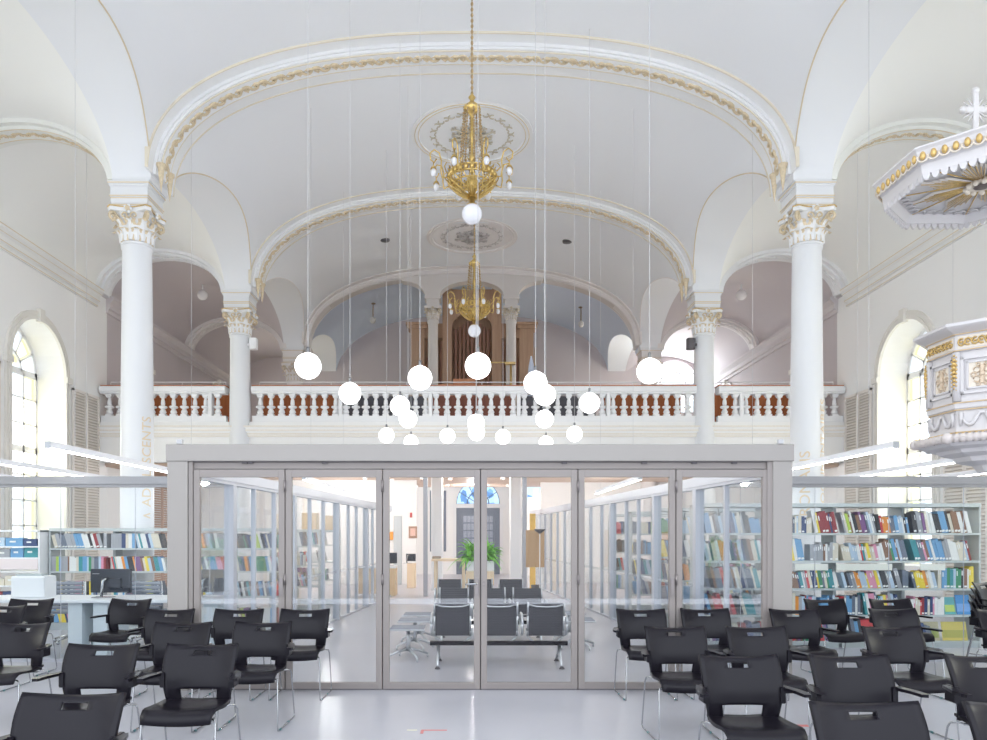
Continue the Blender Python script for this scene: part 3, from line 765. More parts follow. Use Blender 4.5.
# ------------------------------------------------------------------ chandeliers
def make_chandelier(top):
    o = empty('chandelier', (0, 0, 0), 'x', 'chandelier', 'brass chandeliers down the nave')
    mb = MB()
    z = 1.62; pts = []
    mb.tube([(0, 0, 1.6), (0, 0, top)], .009, 5)
    while z < top: mb.sph((0, 0, z), .02, 6, 4, 0, (1, .6, 1.6)); z += .075
    mb.lathe([(.0, top - .09), (.12, top - .05), (.15, top)], (0, 0), 14); mb.build('chain', mat('old_brass', (.42, .30, .16), .45, .6), o)
    mb = MB(); mb.lathe([(.0, 1.64), (.02, 1.6), (.05, 1.56), (.02, 1.52), (.06, 1.48), (.11, 1.44), (.12, 1.40), (.05, 1.36), (.02, 1.3)], (0, 0), 12)
    mb.build('crown', BRASS, o)
    mb = MB(); mb.lathe([(.02, 1.36), (.018, 1.1), (.035, 1.05), (.018, 1.0), (.018, .8), (.04, .75), (.018, .7), (.02, .5), (.07, .47), (.09, .42), (.06, .36), (.03, .3), (.05, .24), (.03, .14), (.07, .13), (.07, .10)], (0, 0), 12)
    mb.build('stem', BRASS, o)
    sm = MB(); p0 = Vector((.105, 0, 1.42)); p1 = Vector((.17, 0, .55))
    for i in range(24):
        p = p0.lerp(p1, i / 23); p.x += .0; sm.sph(p, .013 if i % 2 else .018, 6, 4)
    sm.tube([p0, p1, (.33, 0, .52)], .004, 4)
    me = sm.mesh('strand', MATS['old_brass'])
    for k in range(8):
        c = bpy.data.objects.new('bead_strand', me); COL.objects.link(c); c.parent = o; c.rotation_euler.z = k * pi / 4 + .2
    mb = MB()      # basket ring with pierced bowl
    R = .30
    for rr, zz in ((R, .54), (R * 1.02, .46)): mb.tube([(rr * cos(2 * pi * i / 32), rr * sin(2 * pi * i / 32), zz) for i in range(33)], .014, 6)
    for i in range(24):
        a = 2 * pi * i / 24; mb.sph((R * 1.02 * cos(a), R * 1.02 * sin(a), .50), .034, 6, 5, 0, (1, 1, 1.25))
        mb.tube([(R * cos(a), R * sin(a), .56), (R * 1.08 * cos(a + .08), R * 1.08 * sin(a + .08), .60), (R * cos(a + .13), R * sin(a + .13), .57)], .009, 4)
    for i in range(16):
        a = 2 * pi * i / 16; pts = []
        for u in (0, .25, .5, .75, 1): rr = R * (1 - u) ** .7 + .05; pts.append((rr * cos(a + u * .5), rr * sin(a + u * .5), .46 - .24 * u ** .8))
        mb.tube(pts, .010, 4)
        a = -a; pts = []
        for u in (0, .25, .5, .75, 1): rr = R * (1 - u) ** .7 + .05; pts.append((rr * cos(a - u * .5), rr * sin(a - u * .5), .46 - .24 * u ** .8))
        mb.tube(pts, .008, 4)
    for rr, zz in ((.27, .385), (.17, .31)): mb.tube([(rr * cos(2 * pi * i / 24), rr * sin(2 * pi * i / 24), zz) for i in range(25)], .012, 5)
    mb.build('basket', BRASS, o)
    arm = MB(); pts = [(.34, 0, .44), (.42, 0, .42), (.44, 0, .52), (.43, 0, .64), (.46, 0, .74), (.53, 0, .77), (.59, 0, .71), (.58, 0, .63), (.53, 0, .60), (.50, 0, .65)]
    arm.tube(pts, .010, 5); arm.tube([(.36, 0, .5), (.40, .03, .56), (.38, .05, .6), (.36, .02, .62)], .008, 4); arm.tube([(.54, 0, .60), (.54, 0, .53)], .008, 4)
    arm.lathe([(.045, .51), (.03, .54), (.01, .55)], (.54, 0), 8); am = arm.mesh('arm', BRASS)
    sh = MB(); sh.lathe([(.015, .52), (.032, .50), (.038, .46), (.026, .42), (.0, .41)], (.54, 0), 10); smh = sh.mesh('shade', mat('white_lamp', (.74, .73, .75), .3))
    for k in range(8):
        c = bpy.data.objects.new('arm', am); COL.objects.link(c); c.parent = o; c.rotation_euler.z = k * pi / 4 + .35
        d = bpy.data.objects.new('lamp_shade', smh); COL.objects.link(d); d.parent = c
    mb = MB(); mb.sph((0, 0, 0), .135, 24, 14); mb.build('globe', mat('opal_globe', (.84, .84, .90), .2), o)
    return o
c1 = make_chandelier(4.02); c1.location = (0, 10.07, 5.86); c1['label'] = 'nearer brass chandelier with opal globe hanging in front of the ceiling rose'
c2 = make_chandelier(9.93 - 5.85); c2.location = (.05, 15.8, 5.85); c2['label'] = 'farther brass chandelier with opal globe hanging before the organ'

# ------------------------------------------------------------------ lit globe pendants
GLB = mat('lit_globe', (1, 1, 1), .4, emis=(1, .985, .97), estr=3.0)
def make_globe():
    o = empty('globe_pendant', (0, 0, 0), 'x', 'pendant lamp', 'lit white globe pendants over the glass room')
    mb = MB(); mb.sph((0, 0, 0), .165, 28, 18); mb.build('globe', GLB, o)
    mb = MB(); mb.lathe([(.0, .24), (.02, .24), (.02, .19), (.03, .17)], (0, 0), 10); mb.build('socket', CHROME, o)
    mb = MB(); mb.tube([(0, 0, .2), (0, 0, 1.2)], .0042, 5); mb.build('cord', mat('white_cord', (.66, .66, .68), .5), o)
    return o
GL = [(308, 366, 'largest globe, far left, in front of the balcony'), (350, 393.5, 'second globe from the left, over the balustrade'), (420, 378, 'large globe left of the centre, above a cluster of two'),
      (478, 366, 'large globe in the middle, right under the far chandelier'), (535.5, 383, 'upper globe of the overlapping pair right of centre'), (545, 395, 'lower globe of the overlapping pair right of centre'),
      (589.5, 403, 'globe standing alone right of the overlapping pair'), (649.5, 371, 'large globe at the far right by the column'), (400, 406, 'upper left globe of the small cluster left of centre'),
      (408, 419, 'lower right globe of the small cluster left of centre'), (386.5, 435.5, 'small low globe farthest left, above the header'), (411, 442, 'small globe half hidden behind the header, left'),
      (447.5, 436, 'small low globe just left of the middle pair'), (476, 423, 'upper globe of the middle stacked pair'), (476.5, 432.5, 'lower globe of the middle stacked pair'),
      (503, 437, 'small low globe just right of the middle pair'), (544.5, 419, 'globe below the overlapping pair'), (546, 443, 'small globe half hidden behind the header, right'), (574.5, 434, 'small low globe farthest right, above the header')]
gp = make_globe()
for i, (px, py, l) in enumerate(GL):
    D = (3.70 - H) * F / (535 - py); D = 15.2 if py == 432.5 else D; x = at(px, D); o = gp if i == 0 else copy_tree(gp)
    o.location = (x, D, hz(py, D)); o['label'] = 'lit ' + l
    for ch in o.children:
        if ch.name.startswith('cord'): ch.location.z = 0; ch.scale.z = 1; top = ceil_z(x, D) - hz(py, D); ch.scale.z = (top + .02 - .2) / 1.0; ch.location.z = .2 - .2 * ch.scale.z

# ------------------------------------------------------------------ linear pendant lights
BARL = mat('bar_diffuser', (1, 1, 1), .4, emis=(1, 1, 1), estr=7.5)
BARH = mat('bar_housing', (.84, .85, .90), .4)
BARE = mat('bar_end', (.5, .52, .56), .4)
def light_bar(x, y0, y1, l, zt=2.635, zb=2.55, hang=True):
    o = empty('linear_pendant', (x, y0, zb), l, 'pendant lamp', 'long white linear pendant lights')
    mb = MB(); mb.box(x - .035, x + .035, y0, y1, zb + .012, zt); mb.build('housing', BARH, o)
    mb = MB(); mb.box(x - .036, x + .036, y0 - .006, y0, zb, zt); mb.box(x - .036, x + .036, y1, y1 + .006, zb, zt); mb.build('end_cap', BARE, o)
    mb = MB(); mb.box(x - .03, x + .03, y0, y1, zb, zb + .012); mb.build('diffuser', BARL, o)
    if hang:
        for y in (y0 + .6, y1 - .6):
            mb = MB(); mb.tube([(x, y, zt), (x, y, (ceil_z(x, y) if y < 18.5 else 3.36) + .01)], .003, 4); mb.build('suspension_wire', MATS['white_cord'], o)
for sx, s_ in ((-1, 'left'), (1, 'right')):
    light_bar(sx * 4.90, 8.66, 13.7, 'linear light nearest the nave on the %s' % s_)
    light_bar(sx * 6.73, 8.9, 13.7, 'middle of the three linear lights on the %s' % s_)
    light_bar(sx * 8.40, 9.2, 13.7, 'linear light closest to the %s window wall' % s_)
    light_bar(sx * 3.05, 13.6, 18.4, 'linear light deep inside, seen through the doors on the %s' % s_)
# soffit spotlights
SPOT = mat('spot_lens', (1, 1, 1), .4, emis=(1, .95, .88), estr=14)
sp0 = None
for i, (px, D, l) in enumerate(((392, 23, 'far left'), (416, 26.0, 'left, rear'), (422, 22.2, 'left, front'), (447, 25.5, 'left of centre, rear'), (450, 22.6, 'left of centre, front'), (503, 22.4, 'right of centre, front'), (508, 25.6, 'right of centre, rear'), (365, 22.4, 'behind the left light bar'))):
    x = at(px, D); z = 3.27
    o = empty('ceiling_spotlight', (x, D, z), 'bright spotlight in the wooden soffit, %s' % l, 'spotlight', 'spotlights in the wooden soffit')
    if sp0 is None:
        mb = MB(); mb.lathe([(.07, .0), (.075, -.05), (.06, -.055)], (0, 0), 14); h_ = mb.build('housing', RIBW, None); hm = h_.data; bpy.data.objects.remove(h_)
        mb = MB(); mb.lathe([(.0, -.045), (.055, -.045)], (0, 0), 14); h_ = mb.build('lens', SPOT, None, fix=False); lm = h_.data; bpy.data.objects.remove(h_); sp0 = 1
    for nm, me in (('housing', hm), ('lens', lm)):
        c = bpy.data.objects.new(nm, me); COL.objects.link(c); c.parent = o
# ------------------------------------------------------------------ glazed portal with six folding doors
def PX(px, D=7.5): return (px - 472) * D / F
po = empty('portal_frame', (.1, 7.5, 0), 'big greige portal frame holding the six glass doors', 'door frame')
mb = MB(); mb.bbox(-3.045, 3.205, 7.46, 7.70, 2.285, 2.455, .006); mb.build('header', GREYF, po)
for a, b in ((-3.04, -2.835), (3.0, 3.195)):
    mb = MB(); mb.bbox(a, b, 7.475, 7.70, 0, 2.285, .006); mb.build('post', GREYF, po)
mb = MB(); mb.box(-2.83, 2.97, 7.52, 7.62, 2.215, 2.285); mb.box(-2.83, -2.79, 7.49, 7.62, 0, 2.285); mb.box(2.95, 3.0, 7.49, 7.62, 0, 2.285); mb.build('inner_jamb', DOORF, po)
mb = MB(); mb.box(-2.83, 2.97, 7.50, 7.53, 2.278, 2.2855)
for x in (-2.3, -2.24, -1.5, .9, 1.7, 2.2, 2.6): mb.box(x, x + .05, 7.49, 7.53, 2.262, 2.285)
mb.box(-2.79, 2.93, 7.5, 7.6, -.0, .012)
for q in (285, 382.5, 480.5, 578, 676): mb.box(PX(q) - .012, PX(q) + .012, 7.557, 7.565, .012, 2.215)
mb.build('shadow_gap', GREYD, po)
for px, l in ((181, 'left'), (779, 'right')):
    mb = MB(); mb.bbox(PX(px) - .025, PX(px) + .025, 7.45, 7.5, 2.455, 2.50, .004); tag(mb.build('sensor', mat('sensor_grey', (.55, .55, .57), .5)), 'small grey sensor on top of the portal header, %s end' % l, 'sensor')
E = [PX(p) for p in (193, 285, 382.5, 480.5, 578, 676, 769.5)]
HINGE = mat('hinge_steel', (.30, .27, .27), .35, .7)
for i in range(6):
    a, b = E[i] + .004, E[i + 1] - .004; st = .062
    mb = MB()
    mb.bbox(a, a + st, 7.50, 7.555, .012, 2.205, .004); mb.bbox(b - st, b, 7.50, 7.555, .012, 2.205, .004)
    mb.box(a + st - .001, b - st + .001, 7.502, 7.553, 2.13, 2.205); mb.box(a + st - .001, b - st + .001, 7.502, 7.553, .012, .072)
    d = struct(mb, 'door_%d' % (i + 1), DOORF, 'glass folding door number %d from the left in the portal' % (i + 1))
    g = MB(); g.box(a + st, b - st, 7.526, 7.532, .072, 2.13); g.build('pane', GLASS, d)
    g = MB(); g.box(a + st, b - st, 7.523, 7.5255, .855, .912); g.build('safety_strip', FILM, d)
    g = MB()
    for (z0, z1) in ((.045, .06),): g.box(a + .01, b - .01, 7.497, 7.5, z0, z1)
    g.build('weather_bar', DOORF, d)
    for zz in ((1.98, 2.10), (1.05, 1.16)):
        if i in (0, 1, 3, 4):
            g = MB(); g.tube([(b + .004, 7.49, zz[0]), (b + .004, 7.49, zz[1])], .012, 8); g.build('hinge', HINGE, d)
    if i in (0, 2, 4):
        g = MB(); g.bbox(b - .055, b - .012, 7.485, 7.50, .94, 1.12, .004); g.build('lock_plate', HINGE, d)
    if i == 2:
        g = MB(); g.tube([(b - .035, 7.49, 1.065), (b - .035, 7.44, 1.065), (b - .05, 7.435, 1.065), (b - .15, 7.435, 1.06)], .010, 8); g.build('handle', CHROME, d)
    if i == 3:
        g = MB(); g.lathe([(.0, 0), (.014, 0)], (0, 0), 8)
        g = MB(); g.tube([(a + .03, 7.485, 1.08), (a + .03, 7.50, 1.08)], .012, 8); g.tube([(a + .03, 7.485, 1.045), (a + .03, 7.50, 1.045)], .012, 8); g.build('lock', HINGE, d)

# ------------------------------------------------------------------ glass partitions (corridor sides and room fronts)
MULL = mat('partition_grey', (.55, .57, .63), .4, .1)
RAIL = mat('partition_rail', (.72, .73, .79), .4)
def partition(p0, p1, l, lines, wide=(), rail=(2.13, 2.28), rt=.06, mw=.018, railm=None, track=True, md=.028):
    p0 = Vector((p0[0], p0[1], 0)); p1 = Vector((p1[0], p1[1], 0)); L = (p1 - p0).length; d = (p1 - p0).normalized()
    M = Matrix(((d.x, -d.y, 0, p0.x), (d.y, d.x, 0, p0.y), (0, 0, 1, 0), (0, 0, 0, 1)))
    o = empty('glass_partition', p0, l, 'glass partition', 'glass partitions of the library')
    def bx(mb, *a): mb.box(*a, M=M)
    mb = MB(); bx(mb, 0, L, -rt, rt, rail[0] + .035, rail[1]); bx(mb, 0, L, -rt * .7, rt * .7, rail[0], rail[0] + .035); mb.build('top_rail', railm or RAIL, o)
    if track: mb = MB(); bx(mb, 0, L, -.03, .03, 0, .035); mb.build('floor_track', MULL, o)
    xs = [0] + list(lines) + [L]
    for a, b in zip(xs, xs[1:]):
        mb = MB(); bx(mb, a + .004, b - .004, -.005, .005, .03, rail[0]); mb.build('pane', GLASSB, o)
    for x in lines:
        w = .05 if x in wide else mw; dd_ = .055 if x in wide else md
        mb = MB(); bx(mb, x - w, x + w, -dd_, dd_, .0, rail[0]); mb.build('mullion', MULL, o)
    if md > .01:
        mb = MB(); bx(mb, 0, L, -.008, -.006, .86, .91); mb.build('safety_strip', FILM, o)
    return o
ln = [1.09, 1.83, 2.6, 3.4, 4.3, 5.1, 6.0, 6.9, 7.6, 8.5, 9.2, 10.1, 10.8]
partition((-2.90, 7.68), (-2.08, 19.0), 'glass wall with mullions along the left of the corridor', ln, (1.09, 3.4, 6.0, 8.5))
ln = [1.07, 1.94, 3.6, 4.5, 5.2, 6.1, 6.9, 7.8, 8.7, 9.6, 10.5, 11.4, 12.3, 13.2, 14.1]
partition((3.05, 7.68), (1.85, 23.2), 'glass wall with mullions along the right of the corridor', ln, (1.94, 3.6, 6.1, 8.7))
FR = mat('beam_grey', (.36, .36, .375), .45, .1)
W = .914
JS = mat('post_grey', (.42, .42, .46), .4)
partition((-9.2, 9.2), (-2.85, 9.2), 'frameless glass front of the left library room under a grey beam', [.5 + W * k for k in range(7)], (), (2.135, 2.265), .06, .002, FR, md=.006)
partition((2.98, 9.2), (9.2, 9.2), 'frameless glass front of the right library room under a grey beam', [PX(p, 9.2) - 2.98 for p in (740.5, 814.9, 888.8, 963.6, 1038)] , (), (2.135, 2.265), .06, .002, FR, md=.006)
# tall posts closing the corridor
for px, l in ((425.5, 'left'), (524.5, 'right')):
    x = PX(px, 19.0); mb = MB(); mb.bbox(x - .055, x + .055, 18.95, 19.06, 0, 3.36, .01); tag(mb.build('steel_post', JS), 'grey steel post at the far end of the corridor, %s side' % l, 'post')
for x, l in ((-.98, 'left'), (1.22, 'right')):
    mb = MB(); mb.bbox(x - .16, x + .16, 20.9, 21.2, 0, 3.30, .02); tag(mb.build('square_pillar', RIBW), 'square white pillar in front of the entrance vestibule, %s one' % l, 'pillar')
for k, (a, b) in enumerate(((-1.66, -1.56), (-1.12, -1.02))):
    mb = MB(); mb.box(a, b, YR - .03, YR, .9, 3.3); WN[0] += 1; struct(mb, 'window_%d' % WN[0], DK, 'narrow dark sidelight left of the entrance, %s' % ('outer', 'inner')[k])
mb = MB(); mb.box(-XW, -1.75, 23.5, 23.7, 0, 3.27); struct(mb, 'wall_left', WALL, 'white wall behind the reception')
mb = MB(); mb.box(2.25, XW, 24.5, 24.7, 0, 3.27); struct(mb, 'wall_right', WALL, 'white wall behind the right library room')
mb = MB(); mb.bbox(-2.45, -2.2, 23.46, 23.5, 0, 2.15, .01)
dd = struct(mb, 'door_8', mat('grey_door', (.56, .60, .62), .5), 'narrow grey door in the white wall of the reception')
mb = MB(); mb.bbox(-1.94, -1.88, 23.45, 23.5, 2.1, 2.25, .01); tag(mb.build('fire_alarm', mat('alarm_red', (.55, .05, .04), .4)), 'small red fire alarm on the white reception wall', 'fire alarm')
mb = MB(); mb.box(-1.98, -1.72, 23.47, 23.5, 1.45, 1.82); o = mb.build('framed_notice', mat('frame_brown', (.42, .25, .17), .5)); tag(o, 'small brown framed notice below the fire alarm', 'notice')
mb = MB(); mb.box(-1.93, -1.77, 23.462, 23.469, 1.52, 1.76); mb.build('sheet', mat('notice_pink', (.75, .50, .42), .6), o)
mb = MB(); mb.box(-2.75, -2.47, 23.45, 23.5, 1.4, 1.65); o = tag(mb.build('orange_picture', mat('pic_orange', (.9, .38, .06), .6)), 'small orange picture beside the narrow grey door', 'picture')
# brown louvres under the balcony, cream louvred shutters by the windows
def louvre(x, sx, y0, y1, z0, z1, m, l, leaves=2):
    o = empty('louvred_shutter', (x, (y0 + y1) / 2, z0), l, 'shutter', 'louvred shutters on the side walls')
    xx = lambda a: sorted((x, x - sx * a)); w = (y1 - y0) / leaves
    for k in range(leaves):
        a, b = y0 + k * w + .005, y0 + (k + 1) * w - .005
        mb = MB()
        mb.box(*xx(.05), a, a + .04, z0, z1); mb.box(*xx(.05), b - .04, b, z0, z1); mb.box(*xx(.05), a, b, z0, z0 + .06); mb.box(*xx(.05), a, b, z1 - .05, z1)
        f = mb.build('shutter_leaf', m, o)
        mb = MB(); z = z0 + .07
        while z < z1 - .07:
            x0 = x - sx * .008; x1 = x - sx * .048
            mb.add([(x0, a + .04, z + .045), (x0, b - .04, z + .045), (x1, b - .04, z), (x1, a + .04, z), (x0, a + .04, z + .052), (x0, b - .04, z + .052), (x1, b - .04, z + .009), (x1, a + .04, z + .009)], [(0, 1, 2, 3), (4, 5, 6, 7), (2, 3, 7, 6), (0, 1, 5, 4)])
            z += .068
        mb.build('slats', m, f)
        mb = MB(); mb.box(*sorted((x - sx * .0, x - sx * .006)), a, b, z0, z1); mb.build('back_board', mat('louvre_shadow', (.62, .56, .51), .7), f)
for sx, s_ in ((-1, 'left'), (1, 'right')):
    louvre(sx * XW, sx, 17.32, 18.55, .0, 4.95, CREAM, 'tall cream louvred shutter between window and balcony, %s wall' % s_)
    louvre(sx * XW, sx, 13.4, 14.66, .0, 4.95, CREAM, 'tall cream louvred shutter on the camera side of the window, %s wall' % s_)
    louvre(sx * XW, sx, 11.5, 12.7, .0, 4.95, CREAM, 'tall cream louvred shutter behind the nearest shutter, %s wall' % s_)
    louvre(sx * XW, sx, 20.6, 23.2, .0, 3.3, BROWNL, 'brown louvred panel below the balcony, %s wall' % s_, 3)

# ------------------------------------------------------------------ bookcases
def bookcase(x0, x1, yf, dep, ztop, boards, l, grp, plinth=.10, header=.05, ends='LR'):
    o = empty('bookcase', ((x0 + x1) / 2, yf, 0), l, 'bookcase', grp)
    for a, e_ in ((x0, 'L' in ends), (x1 - .022, 'R' in ends)):
        mb = MB(); mb.bbox(a, a + .022, yf if e_ else yf + .19, yf + dep, 0, ztop - .01, .003); mb.build('side_panel', SHELFM, o)
    mb = MB(); mb.box(x0, x1, yf - .005, yf + dep, ztop - header, ztop); mb.build('top_panel', SHELFM, o)
    for z in boards:
        mb = MB(); mb.box(x0 + .001, x1 - .001, yf, yf + dep, z - .018, z); mb.box(x0 + .001, x1 - .001, yf - .004, yf + .0, z - .026, z + .002); mb.build('shelf', SHELFM, o)
    mb = MB(); mb.box(x0 + .022, x1 - .022, yf + .02, yf + dep - .02, 0, min(plinth, boards[-1] - .022)); mb.build('plinth', SHELFM, o)
    return o
RB = [1.575, 1.195, .815, .45, .09]
RX = [3.15 + .96 * k for k in range(5)]
ordn = ['first', 'second', 'third', 'fourth', 'fifth']
RNAME = ['right bookcase seen through the door glass', 'right bookcase next to the portal', 'middle right bookcase', 'right bookcase at the end of the row']
for k in range(4): bookcase(RX[k], RX[k + 1], 10.3, .55, 1.985, RB, 'pale steel %s' % RNAME[k].replace('bookcase', 'bookcase full of books,', 1), 'pale steel bookcases in the right room', ends=('L', '', '', 'R')[k])
LB = [1.335, .96, .555, .12]
LX = [-6.88 + .97 * k for k in range(5)]
LNAME = ['leftmost', 'second', 'third', 'fourth']
for k in range(4): bookcase(LX[k], LX[k + 1], 12.2, .45, 1.66, LB, 'pale low steel bookcase in the left room, %s of its row' % LNAME[k], 'pale steel bookcases in the left room', ends=('L', '', '', 'R')[k])
far = []
for j, D in enumerate((12.15, 13.9, 15.6)):
    for k in range(2):
        x0 = 3.0 + 1.0 * k - .05 * j; bookcase(x0, x0 + .98, D, .4, 1.985, RB, 'pale bookcase farther back in the right room, row %d, %s' % (j + 2, ('inner', 'outer')[k]), 'pale steel bookcases in the right room'); far.append((x0, x0 + .98, D, RB, 1.93))
for j, D in enumerate((14.6, 16.6)):
    x0 = -3.95; bookcase(x0, x0 + .98, D, .4, 1.66, LB, 'pale bookcase farther back in the left room, %s one' % ('nearer', 'farther')[j], 'pale steel bookcases in the left room'); far.append((x0, x0 + .98, D, LB, 1.6))
    mb = MB(); mb.bbox(x0 + .62, x0 + .92, D + .05, D + .3, 1.66, 1.98, .01); tag(mb.build('wooden_box', OAK), 'oak box standing on the %s left bookcase' % ('nearer', 'farther')[j], 'box')
# books
PAL = [('maroon', (.30, .04, .05)), ('navy', (.04, .07, .18)), ('azure', (.16, .36, .60)), ('orange', (.80, .30, .05)), ('yellow', (.85, .66, .08)), ('lime', (.45, .60, .10)),
       ('green', (.06, .28, .14)), ('teal', (.05, .30, .34)), ('white', (.80, .80, .78)), ('cream', (.72, .66, .54)), ('grey', (.38, .39, .42)), ('black', (.04, .04, .05)),
       ('purple', (.22, .10, .25)), ('pink', (.72, .30, .42)), ('brown', (.26, .14, .09)), ('red', (.62, .06, .07)), ('powder', (.48, .60, .72)), ('slate', (.16, .19, .25))]
WT = [5, 7, 5, 2, 2, 1, 3, 3, 10, 7, 8, 7, 3, 2, 5, 3, 6, 7]
BM = [mat('book_' + n.replace(' ', '_'), c, .5) for n, c in PAL]
PAGES = mat('book_pages', (.78, .75, .68), .8); LAB = mat('spine_label', (.85, .85, .82), .6)
ub = MB()
ub.box(0, .1, 0, 1, 0, 1, 0); ub.box(.9, 1, 0, 1, 0, 1, 0); ub.box(.1, .9, 0, .05, 0, 1, 0); ub.box(.1, .9, .05, .95, .025, .97, 1)
ub.box(.10, .90, -.008, 0, .05, .14, 2)
UB = ub.mesh('book', [BM[0], PAGES, LAB])
ub2 = MB()
ub2.box(0, .1, 0, 1, 0, 1, 0); ub2.box(.9, 1, 0, 1, 0, 1, 0); ub2.box(.1, .9, 0, .05, 0, 1, 0); ub2.box(.1, .9, .05, .95, .025, .97, 1); ub2.box(.25, .75, -.006, 0, .62, .86, 2)
UB2 = ub2.mesh('book', [BM[0], PAGES, LAB])
rest = MB(); LABELS = {}
def layout(x0, x1, hmax, dense=1.0, tmin=.024, tmax=.056, endgap=.0):
    out = []; x = x0 + .004; lean = 0; left = 0; ci = rnd.choices(range(len(PAL)), WT)[0]; hb = rnd.uniform(.20, .26)
    while True:
        if left <= 0:
            left = rnd.randint(8, 18); nl = rnd.choice((0, 10, 14, 12, 0, 16)) if dense else 0
            hb = rnd.uniform(.22, .30)
            if nl and not lean: x += hb * sin(radians(nl)) * .8 + .002
            if rnd.random() < .08: x += rnd.uniform(.03, .07)
            lean = nl
        if rnd.random() < .75: ci = rnd.choices(range(len(PAL)), WT)[0]
        t = rnd.uniform(tmin, tmax); h = min(hmax - .03, hb + rnd.uniform(-.035, .03)); th = radians(lean)
        w = t / cos(th)
        if x + w + (h * 0) > x1 - endgap: break
        out.append((x, t, h, th, ci, rnd.uniform(.13, .19))); x += w + .0012; left -= 1
    return out
def place_row(x0, x1, yf, z, hmax, shelf, unit, grp, **kw):
    L = layout(x0, x1, hmax, **kw); objs = []
    for i, (x, t, h, th, ci, dp) in enumerate(L):
        o = bpy.data.objects.new('book', UB if t > .034 else UB2); COL.objects.link(o)
        o.scale = (t, dp, h); o.rotation_euler.y = -th; o.location = (x, yf + .015 + rnd.uniform(0, .012), z)
        o.material_slots[0].link = 'OBJECT'; o.material_slots[0].material = BM[ci]
        cn = PAL[ci][0]; l_ = PAL[L[i - 1][4]][0] if i else 'panel'; r_ = PAL[L[i + 1][4]][0] if i + 1 < len(L) else 'gap'
        lab = '%s%s book, %s %s, %s on left, %s right' % ('leaning ' if th > .05 else '', cn, shelf, unit, l_, r_)
        LABELS.setdefault(lab, []).append(o)
        o['category'] = 'book'; o['group'] = grp
    return L
def stuff_row(x0, x1, yf, z, hmax, **kw):
    for (x, t, h, th, ci, dp) in layout(x0, x1, hmax, **kw):
        M = Matrix.Translation((x, yf + .02, z)) @ Matrix.Rotation(-th, 4, 'Y')
        rest.box(0, t, 0, dp, 0, h, ci, M=M)
nb = 0
UN = ['', 'portal bookcase', 'middle bookcase', 'end bookcase']
for k in (1, 2, 3):
    for r_ in range(4):
        eg = (0, 0, .06)[k - 1] if r_ < 3 else (0, .1, .45)[k - 1]
        nb += len(place_row(RX[k] + .004, RX[k + 1] - (.024 if k == 3 else .004), 10.3, RB[r_] + .001, .34, ordn[r_] + ' shelf', UN[k], 'books in the right room', endgap=eg, tmin=.020, tmax=.046))
    stuff_row(RX[k] + .024, RX[k + 1] - .024 - (0, .1, .6)[k - 1], 10.3, RB[4], .33, tmin=.02, tmax=.05)
nb += len(place_row(LX[0] + .024, LX[1] - .024, 12.2, LB[0] + .001, .27, 'top shelf', 'leftmost bookcase', 'books in the left room', tmin=.035, tmax=.06))
print('BOOKS', nb)
for lab, os_ in LABELS.items():
    for i, o in enumerate(os_):
        o['label'] = lab if len(os_) == 1 else lab.replace(' book,', ' book (%s one),' % ('left' if i == 0 else 'right' if i == len(os_) - 1 else 'middle'), 1)
for r_ in range(5): stuff_row(RX[0] + .024, RX[1] - .024, 10.3, RB[r_], .33)
for k in range(4):
    for r_ in range(4):
        if r_ == 0 and k < 1: continue
        stuff_row(LX[k] + .024, LX[k + 1] - .024, 12.2, LB[r_], .27, tmin=.02, tmax=.05)
for (a, b, D, bs, zt) in far:
    for z in bs[:-1]: stuff_row(a + .024, b - .024 - .2, D, z, .3, tmin=.02, tmax=.05)
tag(rest.build('distant_books', BM, fix=False), 'rows of small books on the farther and lower shelves', 'books', kind='stuff')
# displayed magazines on the lower shelves of the end bookcase
def magazine(px0, px1, z, h, col, c2, l, D=10.34):
    x0, x1 = PX(px0, D), PX(px1, D)
    mb = MB(); th = .22; mb.box(0, x1 - x0, 0, .008, 0, h, 0); mb.box(.01, x1 - x0 - .01, -.002, 0, h * .15, h * .55, 1)
    o = mb.build('magazine', [mat('mag_' + l.split()[0], col, .35), mat('magb_' + l.split()[0], c2, .35)]); o.location = (x0, D, z); o.rotation_euler.x = -.2
    tag(o, l, 'magazine', 'magazines displayed on the end bookcase')
magazine(928, 944, .455, .24, (.55, .58, .62), (.75, .6, .3), 'grey displayed magazine on the fourth shelf of the end bookcase')
magazine(945, 956, .455, .24, (.12, .42, .45), (.5, .65, .15), 'teal displayed magazine next to a blue one, end bookcase')
magazine(957, 971, .455, .27, (.06, .28, .62), (.2, .4, .75), 'blue displayed magazine at the shelf end of the end bookcase')
magazine(922, 940, .095, .26, (.50, .45, .30), (.35, .40, .12), 'olive displayed book on the bottom shelf of the end bookcase')
magazine(943, 968, .095, .26, (.70, .58, .15), (.45, .42, .10), 'yellow landscape book standing open on the bottom shelf')
# label strips
for i, (a, b, z) in enumerate(((795, 828, 1.155), (836, 892, 1.155), (920, 945, 1.155))):
    mb = MB(); mb.box(PX(a, 10.29), PX(b, 10.29), 10.283, 10.292, z - .09, z); tag(mb.build('shelf_label', mat('label_ivory', (.80, .80, .72), .5)), 'ivory label strip under the second shelf, %s' % ('left', 'middle', 'right')[i], 'label', 'ivory label strips on the right bookcases')
